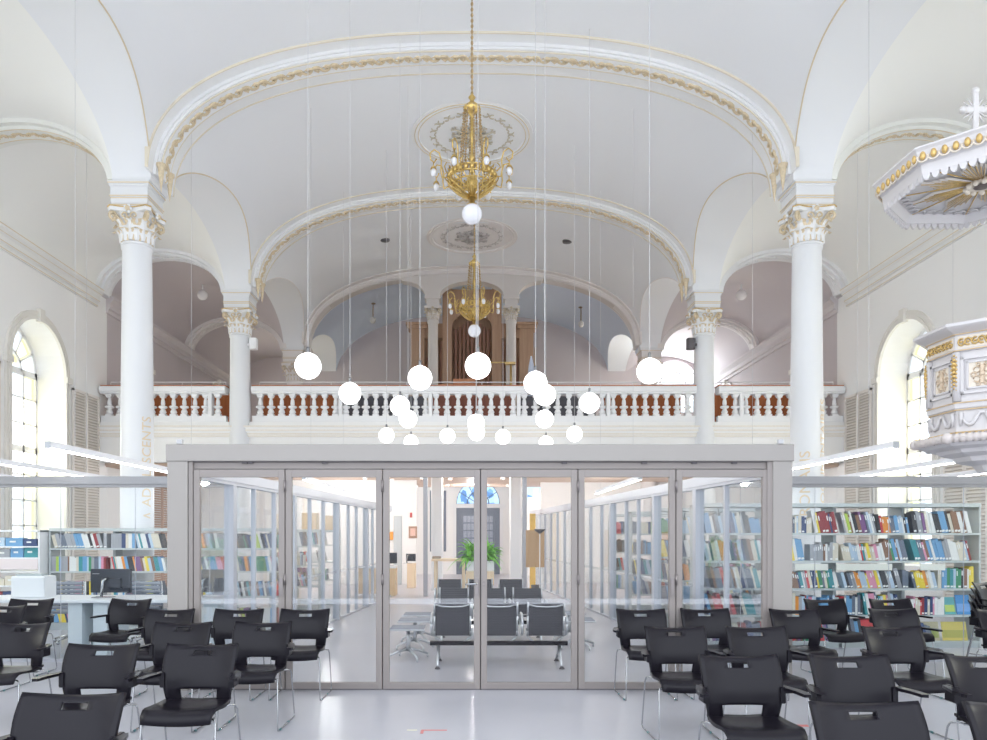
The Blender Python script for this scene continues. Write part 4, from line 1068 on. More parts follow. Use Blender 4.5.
# media rack at far left
mr = empty('media_rack', (-7.85, 12.0, 0), 'white media rack with close shelves at the far left of the left room', 'shelf unit')
MZ = [1.37, 1.19, .97, .74, .50, .2]
for a in (-8.85, -6.945): mb = MB(); mb.bbox(a, a + .03, 12.0, 12.4, 0, 1.62, .004); mb.build('side_panel', WHITEM, mr)
mb = MB(); mb.box(-8.85, -6.915, 12.0, 12.4, 1.60, 1.63); mb.build('top_panel', WHITEM, mr)
for z in MZ: mb = MB(); mb.box(-8.67, -6.945, 12.0, 12.4, z - .02, z); mb.build('shelf', WHITEM, mr)
mb = MB(); mb.box(-8.67, -6.945, 11.99, 12.0, 1.0, 1.17); mb.build('front_strip', mat('strip_pinkish', (.82, .72, .72), .6), mr)
for z in (1.37, 1.19, .74, .50):
    x = -8.6
    while x < -7.1:
        w = rnd.uniform(.12, .3); ci = rnd.choices(range(len(PAL)), WT)[0]; h = rnd.uniform(.10, .17)
        mb = MB(); mb.box(x, x + w, 12.06, 12.2, z, z + h); mb.box(x + w * .25, x + w * .6, 12.055, 12.06, z + h * .45, z + h * .65, 1)
        o = mb.build('media_box', [BM[ci], LAB])
        n = {1.37: 'top', 1.19: 'second', .74: 'fourth', .50: 'fifth'}[z]
        lb = '%s media box on the %s shelf of the media rack, %.0f cm wide' % (PAL[ci][0], n, w * 100)
        tag(o, '%s media box on the %s shelf of the white media rack' % (PAL[ci][0], n), 'box', 'media boxes on the %s shelf of the media rack' % n); x += w + .015
# desk, monitors, printer
dk = empty('long_desk', (-4.7, 9.8, 0), 'long white desk behind the left glass front', 'desk')
mb = MB(); mb.bbox(-6.9, -3.15, 9.42, 10.2, .695, .735, .006); mb.build('desktop', WHITEM, dk)
for x0 in (-6.6, -5.12, -4.8, -3.4):
    mb = MB(); mb.bbox(x0, x0 + .18, 9.5, 10.1, 0, .695, .004); mb.build('leg', mat('pale_panel', (.72, .77, .80), .4), dk)
def monitor(x, y, z, w, h, l, yaw=0):
    o = empty('computer_monitor', (x, y, z), l, 'monitor'); 
    R = Matrix.Translation((0, 0, 0)) @ Matrix.Rotation(yaw, 4, 'Z')
    mb = MB(); mb.bbox(-w / 2, w / 2, -.02, .03, .06, .06 + h, .01, 0, R); mb.box(-w * .22, w * .28, -.045, -.02, .12, .06 + h * .6, 0, R); k = mb.build('housing', BLACKM); k.parent = o
    mb = MB(); mb.box(-w * .45, -w * .28, -.023, -.02, h * .98, h * 1.0, 0, R); k = mb.build('badge', mat('badge_grey', (.6, .6, .62), .4)); k.parent = o
    mb = MB(); mb.tube([R @ Vector((-.02, -.05, .25)), R @ Vector((-.06, -.10, .22)), R @ Vector((-.08, -.1, .015))], .018, 8); mb.bbox(-.18, .06, -.16, .0, 0, .012, .004, 0, R); k = mb.build('stand', CHROME); k.parent = o
monitor(-4.74, 9.85, .735, .52, .31, 'black computer monitor seen from behind on the long desk')
monitor(-3.46, 9.9, .735, .46, .30, 'black computer monitor on the desk, seen through the leftmost door')
pr = empty('printer', (-5.75, 9.85, .735), 'white office printer with ribbed top on the long desk', 'printer')
mb = MB(); mb.bbox(-5.93, -5.50, 9.65, 9.92, .735, 1.02, .02); mb.build('housing', WHITEM, pr)
mb = MB()
for i in range(9): mb.box(-5.88 + i * .033, -5.86 + i * .033, 9.7, 9.9, 1.02, 1.045)
mb.bbox(-5.89, -5.55, 9.68, 9.72, 1.0, 1.05, .005); mb.build('paper_grille', SHELFM, pr)
mb = MB(); mb.box(-5.55, -5.51, 9.64, 9.65, .85, 1.0); mb.build('control_strip', RIBW, pr)
# office chairs behind the desk
GREYFAB = mat('grey_ribbed_pad', (.30, .32, .37), .6)
def office_chair(x, y, l, rot=0):
    o = empty('office_chair', (0, 0, 0), l, 'office chair', 'grey ribbed office chairs')
    mb = MB()
    for i in range(7): mb.bbox(-.24, .24, -.02, .02, .50 + i * .057, .55 + i * .057, .012)
    mb.build('backrest', GREYFAB, o)
    mb = MB()
    for i in range(7): mb.bbox(-.24, .24, -.46 + i * .062, -.405 + i * .062, .43, .47, .012)
    mb.build('seat', GREYFAB, o)
    for s_ in (-1, 1):
        mb = MB(); mb.tube([(s_ * .25, .0, .9), (s_ * .26, 0, .5), (s_ * .26, -.04, .44), (s_ * .26, -.45, .45)], .014, 6); mb.tube([(s_ * .26, 0, .64), (s_ * .29, -.1, .66), (s_ * .29, -.3, .65), (s_ * .26, -.36, .45)], .012, 6); mb.build('armrest', CHROME, o)
    mb = MB(); mb.tube([(0, -.22, .43), (0, -.22, .1)], .025, 8)
    for k in range(5):
        a = k * 1.2566; mb.tube([(0, -.22, .12), (.28 * cos(a), -.22 + .28 * sin(a), .06)], [.02, .012], 6); mb.sph((.28 * cos(a), -.22 + .28 * sin(a), .03), .028, 8, 6)
    mb.build('swivel_base', CHROME, o)
    o.location = (x, y, 0); o.rotation_euler.z = rot; return o
office_chair(PX(66, 10.6), 10.6, 'grey ribbed office chair left of the monitor behind the desk', pi)
office_chair(PX(144, 10.6), 10.6, 'grey ribbed office chair right of the monitor behind the desk', pi)

# ------------------------------------------------------------------ black stacking armchairs
def shell(mb, Pf, us, vs, mask, thick, m=0):
    nu, nv = len(us), len(vs)
    def N(u, v):
        e = .01; a = Vector(Pf(u + e, v)) - Vector(Pf(u - e, v)); b = Vector(Pf(u, v + e)) - Vector(Pf(u, v - e)); return a.cross(b).normalized()
    F_ = [[Vector(Pf(u, v)) for v in vs] for u in us]; B_ = [[F_[i][j] - N(us[i], vs[j]) * thick for j in range(nv)] for i in range(nu)]
    o = len(mb.v); mb.v += [tuple(p) for r in F_ for p in r] + [tuple(p) for r in B_ for p in r]; K = nu * nv
    idx = lambda i, j: o + i * nv + j
    def f(q, sm): mb.f.append(q); mb.m.append(m); mb.sm.append(sm)
    for i in range(nu - 1):
        for j in range(nv - 1):
            if not mask(i, j): continue
            a, b, c, d = idx(i, j), idx(i + 1, j), idx(i + 1, j + 1), idx(i, j + 1)
            f([a, b, c, d], True); f([d + K, c + K, b + K, a + K], True)
            for (p, q, ii, jj) in ((a, b, i, j - 1), (b, c, i + 1, j), (c, d, i, j + 1), (d, a, i - 1, j)):
                if not (0 <= ii < nu - 1 and 0 <= jj < nv - 1 and mask(ii, jj)): f([p, q, q + K, p + K][::-1], False)
def make_chair():
    o = empty('stacking_armchair', (0, 0, 0), 'x', 'chair', 'black stacking armchairs in rows')
    us = [-1, -.86, -.7, -.55, -.4, -.26, -.13, 0, .13, .26, .4, .55, .7, .86, 1]
    vz = [.425, .45, .48, .515, .53, .56, .60, .64, .68, .70, .714, .72, .752, .758, .778, .80]
    def Pf(u, v):
        z = v; t = (z - .425) / .375
        w = .205 + .035 * sin(min(1, max(0, t)) * pi * .62) - .004 * max(0, t - .6)
        if z > .765: z = z - (.024 * (1 - abs(u) ** 2)) * (z - .765) / .035
        y = .17 + .01 * t + .105 * t * t - .028 * sin(pi * min(1, max(0, t))) - (.058 - .03 * (1 - t)) * abs(u) ** 2.2
        return (u * w, y, z)
    def mask(i, j):
        um = (us[i] + us[i + 1]) / 2; zm = (vz[j] + vz[j + 1]) / 2
        if zm < .515 and abs(um) < .55: return False
        if .72 < zm < .752 and abs(um) < .26: return False
        return True
    mb = MB(); shell(mb, Pf, us, vz, mask, .014); mb.build('backrest', BLACKP, o)
    su = [-1, -.8, -.5, -.2, 0, .2, .5, .8, 1]; sv = [i / 12 for i in range(13)]
    def Ps(u, v):
        y = .19 - .44 * v; z = .435 - .022 * sin(min(v, .8) / .8 * pi) * (1 - .5 * u * u) + .012 * u * u
        if v > .78: k = (v - .78) / .22; z -= .065 * k * k; y = .19 - .44 * (.78 + .22 * sin(k * pi / 2) * .8)
        w = .205 + .028 * sin(v * pi * .9)
        return (u * w, y, z)
    mb = MB(); shell(mb, lambda u, v: Ps(u, v), su, sv, lambda i, j: True, -.016 if False else .016); mb.build('seat', BLACKP, o)
    for s_ in (-1, 1):
        mb = MB()
        poly = [(.235, .20), (.235, .12), (.262, .02), (.270, -.07), (.305, -.08), (.318, -.05), (.312, .04), (.285, .14), (.262, .21)]
        mb.zprism([(s_ * a, b) for a, b in poly], .605, .622)
        mb.bbox(min(s_ * .215, s_ * .245), max(s_ * .215, s_ * .245), .12, .215, .53, .625, .006)
        mb.build('armrest', BLACKP, o)
        mb = MB()
        P = [(.17, .10, .412), (.215, .14, .418), (.240, .17, .41), (.246, .185, .38), (.250, .27, .04), (.250, .272, .018), (.249, .255, .008), (.240, -.20, .008), (.2385, -.222, .014), (.2375, -.226, .04), (.228, -.19, .37), (.222, -.185, .392), (.20, -.175, .40), (.16, -.16, .402)]
        mb.tube([(s_ * a, b, c) for a, b, c in P], .0062, 7); mb.tube([(s_ * .245, .10, .008), (s_ * .243, .07, .008)], .009, 6, 1); mb.tube([(s_ * .2405, -.14, .008), (s_ * .2395, -.17, .008)], .009, 6, 1)
        mb.build('sled_leg', [CHROME, mat('glide_teal', (.08, .22, .24), .5)], o)
    mb = MB(); mb.tube([(-.19, .12, .41), (.19, .12, .41)], .006, 6); mb.tube([(-.19, -.165, .398), (.19, -.165, .398)], .006, 6); mb.build('cross_bar', CHROME, o)
    for k in o.children:
        for v in k.data.vertices: v.co.z *= 1.032
    return o
ch0 = make_chair(); used = [0]
def chair(xc, yc, rot, l, z=0, D=None, X=None):
    D = D or 562.5 / (yc - 535); x = X if X is not None else at(xc, D)
    o = ch0 if used[0] == 0 else copy_tree(ch0); used[0] += 1
    o.location = (x, D - .215, z); o.rotation_euler.z = radians(rot); o['label'] = l; return o
CH = [(72, 698, 0, 'black armchair in the front left corner, cut off at the bottom'),
      (103, 647, 0, 'black armchair left of centre in the third row, left block, outer one'),
      (202, 647, 0, 'black armchair third row, left block, beside the aisle'),
      (183, 624.5, 0, 'black armchair partly hidden behind the third row aisle chair, left block'),
      (239, 611, 0, 'black armchair before the leftmost glass door, seat hidden'),
      (170, 611, 0, 'black armchair beside the left portal post, partly hidden'),
      (129, 600.5, -6, 'black armchair against the glass near the computer monitor'),
      (33, 600.5, 4, 'black armchair in the back left corner before the printer'),
      (3, 607, 0, 'black armchair cut by the left picture edge, back row'),
      (21, 625, 0, 'black armchair cut by the left picture edge, middle row'),
      (263, 624, 0, 'black armchair second row, left block, beside the aisle'),
      (305, 611, 0, 'black armchair nearest the middle aisle on the left, before the second door'),
      (641, 611, 0, 'black armchair nearest the middle aisle on the right, before the fifth door'),
      (675, 629, 0, 'black armchair second row, right block, beside the aisle'),
      (705, 610.5, 0, 'black armchair before the rightmost glass door'),
      (739, 658.5, 0, 'black armchair third row, right block, beside the aisle'),
      (756, 629, 0, 'black armchair second row, right block, second from the aisle'),
      (794, 611, 0, 'black armchair in front of the right portal post'),
      (826, 600.5, 5, 'black armchair behind the portal post chair, beside the books'),
      (849, 658.5, 0, 'black armchair third row, right block, second from the aisle'),
      (866, 707, 0, 'black armchair in front on the right, cut off at the bottom'),
      (893, 629, 3, 'black armchair front one of three in a line before the bookcase'),
      (894, 610.5, 3, 'black armchair middle one of three in a line before the bookcase'),
      (891, 600.5, 3, 'black armchair rear one of three in a line before the bookcase'),
      (985, 658.5, 0, 'black armchair cut by the right picture edge, third row'),
      (1020, 707, 0, 'black armchair in the bottom right corner, mostly out of the picture'),
      (1000, 611, 0, 'black armchair at the right edge in front of the stack')]
for c in CH: chair(*c)
for i in range(4):
    chair(0, 0, 28, 'black armchair in the stack at the right edge, %s' % ('lowest', 'second from below', 'third from below', 'topmost')[i], z=.065 * i, D=8.5 + .045 * i, X=5.86 + .045 * i)

# ------------------------------------------------------------------ waiting benches, stools
PADM = mat('bench_pad', (.055, .054, .068), .5)
ALU = mat('polished_aluminium', (.66, .68, .71), .28, .9)
def make_bench():
    o = empty('waiting_bench', (0, 0, 0), 'x', 'bench', 'three-seat aluminium waiting benches')
    for k in (-1, 0, 1):
        x = k * .55
        mb = MB()
        for i in range(13):
            z0 = .375 + i * .029; y = .10 + .0 + (z0 - .375) * .22; mb.bbox(x - .20, x + .20, y - .008, y + .008, z0, z0 + .030, .003)
        mb.build('backrest', PADM, o)
        mb = MB()
        for i in range(13): y0 = .08 - i * .032; mb.bbox(x - .20, x + .20, y0 - .03, y0, .355 - .01 * sin(i / 12 * pi) + i * .002, .372 - .01 * sin(i / 12 * pi) + i * .002, .004)
        mb.build('seat', PADM, o)
        for s_ in (-1, 1):
            xx = x + s_ * .212
            mb = MB(); P = [(xx, .195, .765), (xx, .16, .60), (xx, .115, .42), (xx, .07, .355), (xx, -.10, .345), (xx, -.33, .375)]
            for a, b in zip(P, P[1:]):
                d = (Vector(b) - Vector(a)); mb.tube([a, b], .013, 6)
            mb.tube([(xx, .03, .34), (x + s_ * .13, .03, .27)], .014, 6)
            mb.build('side_frame', ALU, o)
        mb = MB(); mb.tube([(x - .21, .19, .735), (x - .12, .215, .715), (x, .22, .71), (x + .12, .215, .715), (x + .21, .19, .735)], .010, 6); mb.build('spreader', ALU, o)
    for x in (-.80, -.275, .275, .80):
        mb = MB(); P = [(x, .14, .50), (x, .12, .56), (x, .02, .60), (x, -.18, .60), (x, -.26, .55), (x, -.24, .40), (x, -.1, .34), (x, .08, .38), (x, .14, .50)]; mb.tube(P, .016, 6); mb.build('armrest', ALU, o)
    mb = MB(); mb.bbox(-.82, .82, -.02, .06, .235, .285, .01); mb.build('beam', BLACKP, o)
    for x in (-.72, .72):
        mb = MB(); mb.tube([(x, .02, .25), (x, .10, .14), (x, .30, .03)], [.024, .018, .014], 8); mb.tube([(x, .02, .25), (x, -.06, .14), (x, -.26, .03)], [.024, .018, .014], 8)
        l_ = mb.build('leg', ALU, o)
        mb = MB()
        for y in (.30, -.26): mb.lathe([(.0, .03), (.015, .03), (.03, .008), (.035, 0), (0, 0)], (x, y), 10)
        mb.build('foot', GREYD, l_)
    return o
b1 = make_bench(); b1.location = (.32, 8.98, 0); b1.rotation_euler.z = pi; b1['label'] = 'nearest waiting bench, seen from behind, right inside the doors'
b2 = copy_tree(b1); b2.location = (.28, 11.05, 0); b2.rotation_euler.z = 0; b2['label'] = 'middle waiting bench facing the doors with dark ribbed pads'
b3 = copy_tree(b1); b3.location = (.15, 13.35, 0); b3.rotation_euler.z = 0; b3['label'] = 'farthest waiting bench, in front of the plant'
def make_stool():
    o = empty('low_stool', (0, 0, 0), 'x', 'stool', 'low stools beside the waiting benches')
    mb = MB()
    for i in range(9): mb.bbox(-.21, .21, -.2 + i * .044, -.16 + i * .044, .385, .402, .004)
    mb.build('seat', GREYFAB, o)
    mb = MB(); 
    for s_ in (-1, 1): mb.bbox(-.22, .22, s_ * .2 - .012, s_ * .2 + .012, .372, .392, .005); mb.bbox(s_ * .215 - .012, s_ * .215 + .012, -.2, .2, .372, .392, .005)
    mb.build('seat_frame', ALU, o)
    mb = MB(); mb.tube([(0, 0, .375), (0, 0, .10)], [.022, .028], 10)
    for k in range(4):
        a = k * pi / 2 + .5; mb.tube([(0, 0, .13), (.14 * cos(a), .14 * sin(a), .10), (.27 * cos(a), .27 * sin(a), .045)], [.026, .018, .013], 6); mb.tube([(.27 * cos(a), .27 * sin(a), .045), (.27 * cos(a), .27 * sin(a), .0)], .014, 6)
    mb.build('star_base', ALU, o)
    return o
s0 = make_stool()
for i, (x, y, l) in enumerate(((-.80, 9.4, 'nearest low stool left of the benches'), (-.78, 10.25, 'middle low stool left of the benches'), (-.78, 11.0, 'farthest low stool left of the benches'), (1.45, 10.3, 'nearer low stool right of the benches'), (1.45, 11.2, 'farther low stool right of the benches'))):
    o = s0 if i == 0 else copy_tree(s0); o.location = (x, y, 0); o['label'] = l

# ------------------------------------------------------------------ plant, tables, reception
mb = MB(); t = empty('plant_stand', (.15, 14.4, 0), 'light wooden plant stand behind the benches', 'stand')
mb.bbox(-.12, .42, 14.2, 14.6, .60, .86, .01); mb.build('box', OAKL, t)
for x in (-.1, .36):
    for y in (14.22, 14.54): mb = MB(); mb.bbox(x, x + .04, y, y + .04, 0, .60, .004); mb.build('leg', OAKL, t)
pt = empty('potted_palm', (.17, 14.4, .86), 'bushy green palm in a white planter between the middle doors', 'plant')
mb = MB(); mb.bbox(-.1, .42, 14.24, 14.56, .86, 1.06, .02); mb.build('planter', WHITEM, pt)
mb = MB(); mb.box(-.08, .40, 14.26, 14.54, 1.05, 1.07); mb.build('soil', mat('soil', (.08, .05, .03), .9), pt)
for k in range(170):
    a = rnd.uniform(0, 2 * pi); L = rnd.uniform(.32, .62); lift = rnd.uniform(.45, 1.15); bx, by = .17 + rnd.uniform(-.2, .2), 14.4 + rnd.uniform(-.08, .08)
    mb = MB(); rows = []; n = 7; d = Vector((cos(a), sin(a), 0)); t_ = Vector((-sin(a), cos(a), 0)); w = rnd.uniform(.026, .046)
    for i in range(n):
        u = i / (n - 1); p = Vector((bx, by, 1.06)) + d * L * (u ** 1.1) * (1.1 - lift * .6) + Vector((0, 0, L * lift * 1.5 * u - L * u * u * (1.2 - .3 * lift)))
        ww = w * sin(min(1, u * 1.0 + .08) * pi) ** .6 if u < .99 else .002
        rows.append([p - t_ * ww, p - Vector((0, 0, ww * .5)), p + t_ * ww])
    mb.grid(rows); mb.build('frond', LEAFM, pt, fix=False)
t = empty('high_table', (-.45, 16, 0), 'light wooden high table left of the plant', 'table')
mb = MB(); mb.bbox(-.85, -.10, 15.7, 16.3, 1.00, 1.05, .008); mb.build('tabletop', OAKL, t)
for x in (-.80, -.21):
    for y in (15.75, 16.2): mb = MB(); mb.bbox(x, x + .06, y, y + .05, 0, 1.0, .005); mb.build('leg', OAKL, t)
mb = MB(); mb.bbox(-.84, -.66, 15.8, 16.1, 1.05, 1.10, .01); tag(mb.build('paper_tray', mat('tray_brown', (.35, .28, .22), .5)), 'brown tray on the left end of the high table', 'tray')
rc = empty('reception_counter', (-2.0, 19.5, 0), 'oak reception counter at the left end of the corridor', 'counter')
mb = MB(); mb.bbox(-2.9, -1.95, 19.1, 19.7, .70, .75, .01); mb.build('countertop', WHITEM, rc)
mb = MB(); mb.bbox(-2.12, -1.96, 19.12, 19.7, 0, .70, .01); mb.build('side_panel', OAK, rc)
mb = MB(); mb.bbox(-2.9, -2.14, 19.16, 19.2, .05, .70, .01); mb.build('front_panel', OAK, rc)
rc = empty('reception_cabinet', (-1.78, 22, 0), 'small light oak cabinet behind the reception counter', 'cabinet')
mb = MB(); mb.bbox(-1.90, -1.66, 21.9, 22.3, 0, .72, .01); mb.build('body', OAKL, rc); mb = MB(); mb.box(-1.88, -1.68, 21.88, 21.9, .06, .68); mb.build('door', OAKL, rc)
monitor(-2.15, 19.5, .75, .42, .28, 'dark computer monitor on the reception counter', .5)
monitor(-1.8, 22.05, .72, .30, .22, 'small dark screen on the light oak cabinet', -.4)
BRB = wood('brown_board', (.48, .30, .15), (.56, .36, .20), 4)
o = empty('display_board', (1.45, 17, 0), 'brown wooden display board on thin legs right of the plant', 'display board')
mb = MB(); mb.bbox(1.22, 1.64, 16.98, 17.02, .82, 1.66, .006); mb.build('panel', BRB, o)
for x in (1.26, 1.58): mb = MB(); mb.tube([(x, 17.03, .82), (x, 17.05, 0)], .012, 6); mb.build('leg', WHITEM, o)
o = empty('floor_lamp', (1.52, 16.6, 0), 'thin dark floor lamp in front of the brown board', 'lamp')
mb = MB(); mb.lathe([(.02, 1.58), (.12, 1.66), (.13, 1.68), (.0, 1.68)], (1.50, 16.6), 14); mb.build('lamp_shade', GREYD, o)
mb = MB(); mb.tube([(1.50, 16.6, 1.6), (1.50, 16.6, .02)], .010, 6); mb.build('pole', WHITEM, o); mb = MB(); mb.lathe([(0, 0), (.13, 0), (.13, .015), (.02, .03)], (1.50, 16.6), 14); mb.build('base', WHITEM, o)
YEL = mat('yellow_panel', (.86, .56, .14), .6)
mb = MB(); mb.bbox(1.62, 1.78, 21.0, 21.06, 0, 2.15, .01); tag(mb.build('yellow_panel', YEL), 'tall yellow panel by the far end of the right glass wall', 'panel')
mb = MB(); mb.bbox(1.28, 1.42, 21.9, 22.1, 0, 3.3, .01); tag(mb.build('wooden_post', OAKL), 'tall light wooden post right of the vestibule', 'post')
o = empty('waste_bin', (1.58, 18.2, 0), 'tapered dark grey waste bin below the yellow panel', 'bin')
mb = MB(); mb.lathe([(0, .0), (.09, 0), (.12, .34), (.105, .34), (.08, .02)], (1.55, 18.2), 16); mb.build('body', mat('bin_grey', (.10, .09, .09), .5), o)
# floor marks
TP = mat('tape_red', (.72, .26, .25), .6)
mb = MB(); D = 5.95; mb.box(PX(423, D), PX(447, D), D - .012, D + .012, .001, .003); mb.box(PX(421, D), PX(424, D), D - .10, D + .012, .001, .003); tag(mb.build('tape_mark', TP), 'L-shaped red tape mark on the floor of the middle aisle', 'tape mark')
mb = MB(); mb.box(PX(407, D), PX(417, D), D - .015, D + .015, .001, .003); tag(mb.build('tape_mark', mat('tape_cream', (.82, .80, .66), .6)), 'short cream tape mark beside the red one', 'tape mark')
mb = MB(); mb.box(PX(795, 6.1), PX(808, 6.1), 6.06, 6.12, .001, .003); tag(mb.build('tape_mark', TP), 'short red tape mark on the floor among the right chairs', 'tape mark')

# ------------------------------------------------------------------ pulpit and sounding board
c8 = 1 / cos(pi / 8)
def octa(prof, c, mb, m=0): mb.lathe([(r * c8, z) for r, z in prof], c, 8, m, False, pi / 8)
PUW = mat('pulpit_white', (.66, .635, .645), .4); PUG = mat('pulpit_gilt', (.66, .46, .18), .38, .55, var=.2, vscale=40); PUL = mat('pulpit_cream', (.80, .72, .62), .5)
PC = (4.72, 6.78)
def fbox(mb, th, ap, u0, u1, d0, d1, z0, z1, m=0, c=PC):
    n = Vector((cos(th), sin(th), 0)); t = Vector((-sin(th), cos(th), 0)); b = Vector((c[0], c[1], 0)) + n * ap
    M = Matrix(((t.x, n.x, 0, b.x), (t.y, n.y, 0, b.y), (0, 0, 1, 0), (0, 0, 0, 1)))
    mb.box(u0, u1, d0, d1, z0, z1, m, M)
    return M
pu = empty('pulpit', (PC[0], PC[1], 2.1), 'carved white and gold octagonal pulpit at the right edge', 'pulpit')
mb = MB(); octa([(0, 2.37), (.44, 2.37), (.47, 2.44), (.46, 2.64), (.485, 2.66), (.49, 2.70), (.46, 2.715), (.46, 3.16), (.40, 3.16), (.40, 2.8), (0, 2.8)], PC, mb); mb.build('body', PUW, pu)
mb = MB(); octa([(.46, 3.15), (.48, 3.16), (.48, 3.30), (.52, 3.32), (.57, 3.345), (.59, 3.36), (.59, 3.385), (.40, 3.385), (.40, 3.15)], PC, mb); mb.build('cornice', PUW, pu)
mb = MB(); octa([(0, 2.12), (.12, 2.12), (.16, 2.18), (.28, 2.21), (.30, 2.25), (.40, 2.28), (.42, 2.31), (.52, 2.33), (.55, 2.355), (.50, 2.37), (0, 2.37)], PC, mb); mb.build('corbel', PUW, pu)
# rope bead
mb = MB(); R = .575 * c8
for k in range(8):
    a0, a1 = pi / 8 + k * pi / 4, pi / 8 + (k + 1) * pi / 4; p = Vector((PC[0] + R * cos(a0), PC[1] + R * sin(a0), 2.39)); q = Vector((PC[0] + R * cos(a1), PC[1] + R * sin(a1), 2.39))
    mb.tube([p, q], .034, 8)
    for i in range(10):
        c = p.lerp(q, (i + .5) / 10); mb.sph(c, .038, 7, 5, 0, (1, 1, 1.05)); mb.sph(c + Vector((0, 0, .03)), .016, 5, 4, 1)
    mb.sph(p, .05, 8, 6)
mb.build('leaf_bead', [mat('bead_stone', (.66, .60, .58), .5), PUG], pu)
for k in range(8):
    th = k * pi / 4
    mb = MB()
    for (u0, u1, z0, z1) in ((-.16, -.135, 2.78, 3.10), (.135, .16, 2.78, 3.10), (-.16, .16, 2.78, 2.80), (-.16, .16, 3.08, 3.10)): fbox(mb, th, .46, u0, u1, -.01, .022, z0, z1)
    for (u0, u1, z0, z1) in ((-.115, -.10, 2.82, 3.06), (.10, .115, 2.82, 3.06), (-.115, .115, 2.82, 2.835), (-.115, .115, 3.045, 3.06)): fbox(mb, th, .46, u0, u1, -.01, .016, z0, z1)
    pn = mb.build('panel_frame', PUW, pu)
    mb = MB(); fbox(mb, th, .46, -.10, .10, -.01, .006, 2.835, 3.045)
    mb.build('panel_field', PUL, pu)
    mb = MB(); M = fbox(mb, th, .46, -.012, .012, 0, .022, 2.86, 3.02)
    for s_ in (-1, 1):
        for (u, z, r_) in ((.04, 2.90, .026), (.04, 2.98, .026), (.065, 2.94, .018), (.03, 3.025, .014), (.03, 2.855, .014)):
            mb.tube([M @ Vector((s_ * (u + r_ * cos(b)), .012, z + r_ * sin(b))) for b in [i * .8 for i in range(8)]], .006, 4)
    mb.sph(M @ Vector((0, .015, 2.94)), .022, 8, 5)
    mb.build('panel_scrolls', mat('scroll_tan', (.70, .56, .42), .5), pu)
    mb = MB(); M = fbox(mb, th, .48, -.18, .18, 0, .004, 3.18, 3.285, 1)
    for i in range(7):
        u = -.15 + i * .05; f = 1 if i % 2 else -1
        mb.tube([M @ Vector((u + .024 * cos(b * f), .012, 3.232 + .030 * sin(b * f))) for b in [j * .75 for j in range(8)]], .008, 4)
        mb.sph(M @ Vector((u, .014, 3.232)), .012, 6, 4)
    mb.build('frieze_scrolls', [PUG, PUL], pu)
    mb = MB()       # swag on the lower frieze
    M = fbox(mb, th, .465, -.02, .02, 0, .018, 2.60, 2.625)
    for s_ in (-1, 1):
        mb.tube([M @ Vector((s_ * (.02 + .13 * u), .012, 2.61 - .10 * sin(u * pi * .9))) for u in (0, .2, .4, .6, .8, 1)], [.012, .016, .02, .02, .015, .01], 6)
        mb.tube([M @ Vector((s_ * .155, .012, 2.62)), M @ Vector((s_ * .16, .012, 2.50))], [.02, .008], 6)
    mb.build('swag', PUW, pu)
    a = pi / 8 + k * pi / 4; R = .462 * c8
    mb = MB(); X, Y = PC[0] + R * cos(a), PC[1] + R * sin(a)
    mb.tube([(X, Y, 2.72), (X, Y, 3.15)], .035, 8)
    mb.build('corner_pilaster', PUW, pu)
    mb = MB(); X, Y = PC[0] + (R + .035) * cos(a), PC[1] + (R + .035) * sin(a)
    for i in range(9):
        z = 3.12 - i * .036; r_ = (.014, .02, .026, .028, .024, .024, .02, .018, .012)[i]; r_ *= .75; mb.sph((X, Y, z), r_, 6, 5); mb.sph((X + .02 * cos(a + 1.57), Y + .02 * sin(a + 1.57), z - .015), r_ * .6, 5, 4); mb.sph((X - .02 * cos(a + 1.57), Y - .02 * sin(a + 1.57), z - .015), r_ * .6, 5, 4)
    mb.build('gilded_garland', PUG, pu)
    mb = MB(); 
    for z in (3.305, 3.163, 2.705, 2.645, 2.45):
        pp = .0
        rr = {3.305: .492, 3.163: .486, 2.705: .494, 2.645: .474, 2.45: .475}[z]
        fbox(mb, th, rr, -rr * math.tan(pi / 8), rr * math.tan(pi / 8), -.004, .004, z - .005, z + .005)
    mb.build('gilt_line', mat('pulpit_line', (.60, .44, .26), .5), pu)
mb = MB(); mb.bbox(5.1, 5.6, 6.7, 7.1, 2.2, 2.5, .03); mb.build('wall_bracket', PUW, pu)
# sounding board
CC = (4.62, 6.78)
sb = empty('sounding_board', (CC[0], CC[1], 4.6), 'octagonal canopy with sunburst underside and a cross above the pulpit', 'canopy')
mb = MB(); octa([(.70, 4.66), (.735, 4.66), (.745, 4.74), (.77, 4.76), (.80, 4.84), (.82, 4.86), (.82, 4.875), (.60, 4.90), (.35, 5.0), (.2, 5.12), (0, 5.12)], CC, mb)
octa([(.70, 4.66), (.68, 4.70), (.66, 4.735), (0, 4.755)], CC, mb); mb.build('board', PUW, sb)
mb = MB()
for k in range(8):
    th = k * pi / 4; w = .735 * math.tan(pi / 8)
    for i in range(9):
        u = -w + (i + .5) * 2 * w / 9; n_ = Vector((cos(th), sin(th), 0)); t = Vector((-sin(th), cos(th), 0)); c = Vector((CC[0], CC[1], 0)) + n_ * .722 + t * u
        P = [(w / 9 * .85 * cos(b), -.055 * sin(b)) for b in [pi * j / 8 for j in range(9)]]
        mb.prism(P, lambda p: c + t * p[0] - n_ * .012 + Vector((0, 0, 4.662 + p[1])), lambda p: c + t * p[0] + n_ * .012 + Vector((0, 0, 4.662 + p[1])))
mb.build('scalloped_fringe', PUW, sb)
mb = MB()
